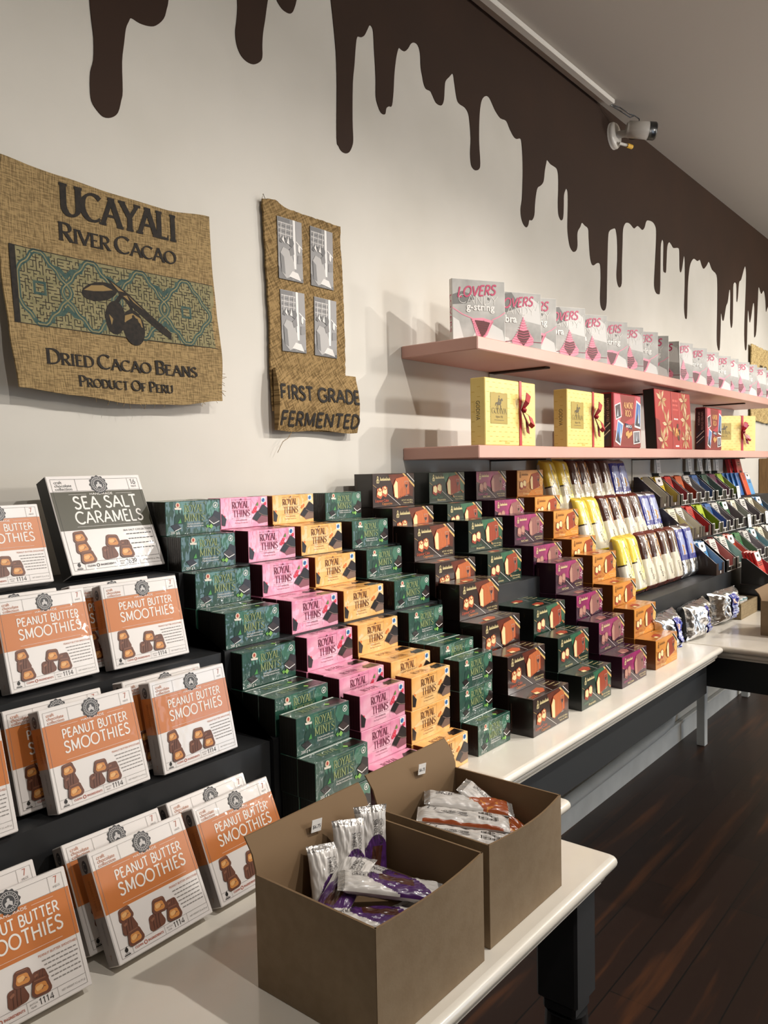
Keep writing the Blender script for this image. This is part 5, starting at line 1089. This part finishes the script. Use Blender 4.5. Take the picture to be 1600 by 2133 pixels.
# ================================================================ KRAFT CARTONS
KR = M('kraft_board', '8A7860', .75, hex2='847159', scale=60, bump=.03, bscale=300, spec=.25); KRI = M('kraft_board_inside', '80694F', .8, spec=.2)
def kraft(x0, x1, y0, y1, z0, hw, hb, bow=.008, insert=None, sticker=None):
    ox, oy = (x0+x1)/2, (y0+y1)/2; t = .0026; b = MB(); a, c, d, e = x0-ox, x1-ox, y0-oy, y1-oy
    def wall(P, Q, H, bw, curl=0):
        P, Q = Vector(P), Vector(Q); n = Vector(((Q-P).y, -(Q-P).x)).normalized()
        def f(off):
            def g(u, v):
                o = bw*math.sin(PI*u)*max(0, v-.25)**1.5+curl*max(0, v-hw/H)**2; p = P.lerp(Q, u)+n*(o-off); return (p.x, p.y, H*v)
            return g
        b.grid(f(0), 14, 10, KR); b.grid(lambda u, v: f(t)(1-u, v), 14, 10, KRI)
        b.grid(lambda u, v: f(v*t)(u, 1), 14, 1, KRI)
        for uu in (0, 1): b.grid(lambda u, v: f(v*t)(uu, u), 10, 1, KRI)
    g_ = .0005; wall((a, e-g_), (a, d+g_), hw, .0); wall((a+g_, d), (c-g_, d), hw, bow); wall((c, d+g_), (c, e-g_), hw, .0); wall((c-g_, e), (a+g_, e), hb, .0, .35)
    b.box(a+t, c-t, d+t, e-t, 0, t, KRI)
    o = b.obj('kraft_carton', loc=(ox, oy, z0))
    if insert: i = MB(); i.box(a+.004, c-.004, d+.004, e-.004, t, insert, KRI); i.obj('packing_insert', o)
    if sticker:
        s = MB(); s.box(0, .017, -.0006, 0, 0, .015, M('sticker_white', 'E2E0DC', .5)); p = Pr(s, lambda u, v, l: (u*.017, -.0006-EPS*l, v*.015)); p.small('$6.75', .5, .3, .3, ink('3A3A3E'), 1, width=.8, align='c')
        so = s.obj('price_sticker', o, loc=(sticker, e-.0035, hb-.022), rot=(R(2), R(8), 0)); so['label'] = 'small white price sticker'
    return o
tag(kraft(.574, .770, -.864, -.688, ZT+.0004, .130, .168, .010, .07, -.012), 'open kraft carton of purple and white bars in front, with price sticker', 'carton', 'open kraft cartons')
k2 = kraft(.792, .978, -.858, -.682, ZT+.0004, .128, .168, .014, .068, -.004); tag(k2, 'open kraft carton of white and orange bars beside the purple bar carton', 'carton', 'open kraft cartons')
tag(kraft(2.843, 3.03, -.83, -.646, ZT+.0004, .116, .152, .006), 'kraft carton at the far table corner beside the foil cake bags', 'carton', 'open kraft cartons')
# wrapped bars in the cartons
pw = M('bar_white_wrap', 'CFCBC6', .28, coat=.7, coat_bump=.4, cscale=80); pp = M('bar_purple_wrap', '4A2560', .28, coat=.7, coat_bump=.4, cscale=80); pc = M('bar_choc_print', '4A271B', .3, coat=.6); po = M('bar_orange_wrap', '9A4A22', .28, coat=.7, coat_bump=.4, cscale=80); ps = M('bar_foil_end', 'B9B6B2', .25, .6, bump=.4, bscale=90)
def wrap(kind, seed):
    L, W, T = .125, .042, .017
    def col(u, s, fr):
        if u < .07 or u > .94: return pw if kind == 'plain' else ps
        if not fr: return pw
        if kind == 'purple':
            if .30 < u < .62 and abs(s-.1-(u-.46)*1.2) < .34: return pc
            return pp if (.22+.12*s) < u < (.72-.2*s*s+.1*s) else pw
        if kind == 'orange':
            if noise.noise(Vector((s*3, u*18, 2))) > .35 and .1 < u < .5: return M('bar_amber_print', 'C98232', .3, coat=.6)
            return po if u < .50+.16*s or s > .8 else pw
        return po if abs(s) > .86 else pw
    b, pt = pillow(L, W, T, 130, 48, col, 3.0, .1, .0022, seed, .12)
    def on(x, z, l): q = pt(min(1, max(0, z/L)), (x/(W/2)+1)/2, -1); return (q[0], q[1]-.0006-EPS*l, q[2])
    p = Pr(b, on); bk = ink('3A3434')
    if kind == 'plain':
        for k in range(14): p.rect(-.011, .016+k*.0019, .011, .016+k*.0019+(.0006, .0013, .0009)[k % 3], BLK, 1)
        p.stroke(arc(.007, .106, .006, .006, 0, 360, 14), .0008, bk, 1); p.small('MILK CHOCOLATE CARAMEL', -.004, .102, .004, bk, 1, width=.045, rot=-PI/2)
        for k in range(3): p.rect(-.008+.004*k, .058, -.007+.004*k, .1-.006*k, ink('8A8684'), 1)
    else:
        p.small('CHOCOLATE', .009, .11, .005, bk, 1, width=.03, rot=-PI/2); p.small('SINGLES', .001, .11, .006, bk, 1, width=.024, rot=-PI/2)
    return b.obj('wrapped_bar')
def place(o, c, rx, ry, rz, L=.125):
    m = Matrix.Rotation(R(rz), 3, 'Z') @ Matrix.Rotation(R(ry), 3, 'Y') @ Matrix.Rotation(R(rx), 3, 'X')
    o.rotation_euler = (R(rx), R(ry), R(rz)); o.location = Vector(c)-m @ Vector((0, 0, L/2))
Wp, Wq, Wo, Wn = wrap('purple', 1), wrap('purple', 5), wrap('orange', 2), wrap('plain', 3)
first = {}
def bars_in(spec, group):
    for (src, c, rx, ry, rz, lb) in spec:
        o = src if src.name not in first else dup(src, (0, 0, 0)); first[src.name] = 1
        place(o, c, rx, ry, rz); tag(o, lb, 'chocolate bar', group)
z = .857
bars_in([(Wp, (.69, -.79, z+.024), -80, 0, 42, 'purple and white bar lying on top in the middle of the front carton'), (Wq, (.648, -.748, z+.020), -76, 0, -72, 'purple and white bar sloping along the back of the near side in the front carton'),
 (Wp, (.652, -.798, z+.006), -84, 0, 50, 'purple and white bar low against the front wall of its carton'), (Wq, (.728, -.775, z+.002), -80, 0, 14, 'purple and white bar lying toward the far wall of the front carton'),
 (Wp, (.695, -.722, z+.016), -16, 6, -24, 'purple bar standing upright at the back of the front carton, second from the near side'), (Wq, (.735, -.722, z+.020), -12, 4, -28, 'purple bar standing upright in the back corner of the front carton'),
 (Wp, (.655, -.722, z+.000), -22, 8, -14, 'purple bar leaning against the back flap of the front carton'), (Wq, (.667, -.80, z-.006), -86, 0, 84, 'purple bar lying deep in the shadow of the front carton')], 'purple and white bars in the front kraft carton')
bars_in([(Wn, (.845, -.788, z+.022), -84, 0, 32, 'white barcoded bar on top in the second carton'), (Wn, (.880, -.762, z+.028), -84, 0, 34, 'white barcoded bar behind the top one in the second carton'), (Wo, (.915, -.748, z+.034), -82, 0, 36, 'orange and white bar highest at the far side of the second carton'),
 (Wo, (.832, -.765, z+.002), -86, 0, 12, 'orange and white bar low at the near side of the second carton'), (Wo, (.945, -.775, z+.016), -56, 0, 14, 'orange and white bar tipped up against the far wall of the second carton'), (Wn, (.885, -.80, z+.006), -80, 0, 62, 'white bar with small print near the front of the second carton'),
 (Wo, (.945, -.765, z-.006), -86, 0, 4, 'orange and white bar deep along the far wall of the second carton'), (Wo, (.87, -.74, z+.004), -86, 0, 70, 'orange and white bar under the barcoded ones in the second carton')], 'white and orange bars in the second kraft carton')

# ================================================================ FAR TABLE: crate, red bar tray, cartons
b = MB(); wd = M('raw_wood', '8F7C5A', .7, hex2='7C6A4A', scale=30, stretch=(1, 6, 6))
b.box(0, .22, 0, .006, 0, .058, wd); b.box(0, .006, .006, .094, 0, .058, wd); b.box(.214, .22, .006, .094, 0, .058, wd); b.box(0, .22, .094, .1, 0, .058, wd); b.box(.006, .214, .006, .094, 0, .006, wd)
tag(b.obj('wooden_crate', loc=(3.08, -.52, ZT+.0004)), 'small shallow wooden crate on the far table behind the kraft carton', 'crate')
cup = None
for i in range(4):
    b = MB(); b.tube([(0, 0, 0), (0, 0, .045), (0, 0, .052)], [.02, .022, .018], TW, 16); b.tube([(0, 0, .0455), (0, 0, .049)], [.0225, .0225], ink('4E8C92'), 16)
    if cup is None: o = cup = b.obj('candy_tub')
    else: o = dup(cup, (0, 0, 0))
    o.location = (3.115+.05*i, -.47, ZT+.0068); tag(o, 'white and teal tub sitting in the wooden crate on the far table', 'candy tub', 'tubs in the wooden crate')
b = MB(); b.box(0, .17, 0, .11, 0, .10, TB, .002); tag(b.obj('display_box', loc=(3.32, -.56, ZT+.0004)), 'plain black box holding up the red lined bar tray on the far table', 'box')
o = tray(.16, 'C8606A', TB, .112, .03, .10); o.location = (3.325, -.565, ZT+.1008); tag(o, 'black card tray with red lining on the plain black box', 'display tray', 'bar trays on the far table')
for k in range(4): loose('CF2A22', 'cap', 3.365, -.565+.036+.0125*k, ZT+.1052, 19, 'red bar with white top in the red lined tray on the black box')
kp = None
for i, x in enumerate((3.58, 3.80, 4.02, 4.24)):
    o = kraft(x, x+.19, -.56, -.43, ZT+.0004, .10, .14, .004)
    tag(o, f'kraft carton in the row along the far table, {("closest to the red bar tray", "second along from the red bar tray", "third along from the red bar tray", "farthest from the red bar tray")[i]}', 'carton', 'open kraft cartons')
# far end of the wall: burlap and a wooden post
b = MB(); rag(b, ragged([(-.3, -.2), (.3, -.22), (.31, .24), (-.3, .25)], .004, .02, 8), -.02, .006, burlap('pale_burlap', '8C744A', 'D8C08A', 300)); p = Pr(b, lambda u, v, l: (u, -.0205-EPS*l, v)); p.greek(-.12, .1, .2, 2, .08, .05, ink('3A3020'), 1, 9)
tag(b.obj('burlap_sack', loc=(5.42, 0, 1.82)), 'pale burlap sack hung at the far end of the wall beyond the shelves', 'burlap sack')
b = MB(); rag(b, ragged([(-.22, -.3), (.25, -.3), (.26, .3), (-.22, .3)], .004, .02, 9), -.02, .006, MATS['pale_burlap'] if 'pale_burlap' in MATS else b.ml[0] if b.ml else burlap('pale_burlap_low', '8C744A', 'D8C08A', 300))
tag(b.obj('burlap_sack', loc=(5.78, 0, 1.1)), 'pale burlap sack hung low behind the wooden post at the far end', 'burlap sack')
b = MB(); b.box(0, .13, -.06, 0, 0, 1.386, M('pine_post', '8E6E44', .6, hex2='7A5C36', scale=14, stretch=(6, 6, 1)), .004); b.tube([(.07, -.061, 1.2), (.07, -.0605, 1.2)], .012, ink('3A2614'), 12)
tag(b.obj('wooden_post', loc=(5.36, -.002, .0)), 'knotty wooden post against the far wall beside the red packets', 'post')
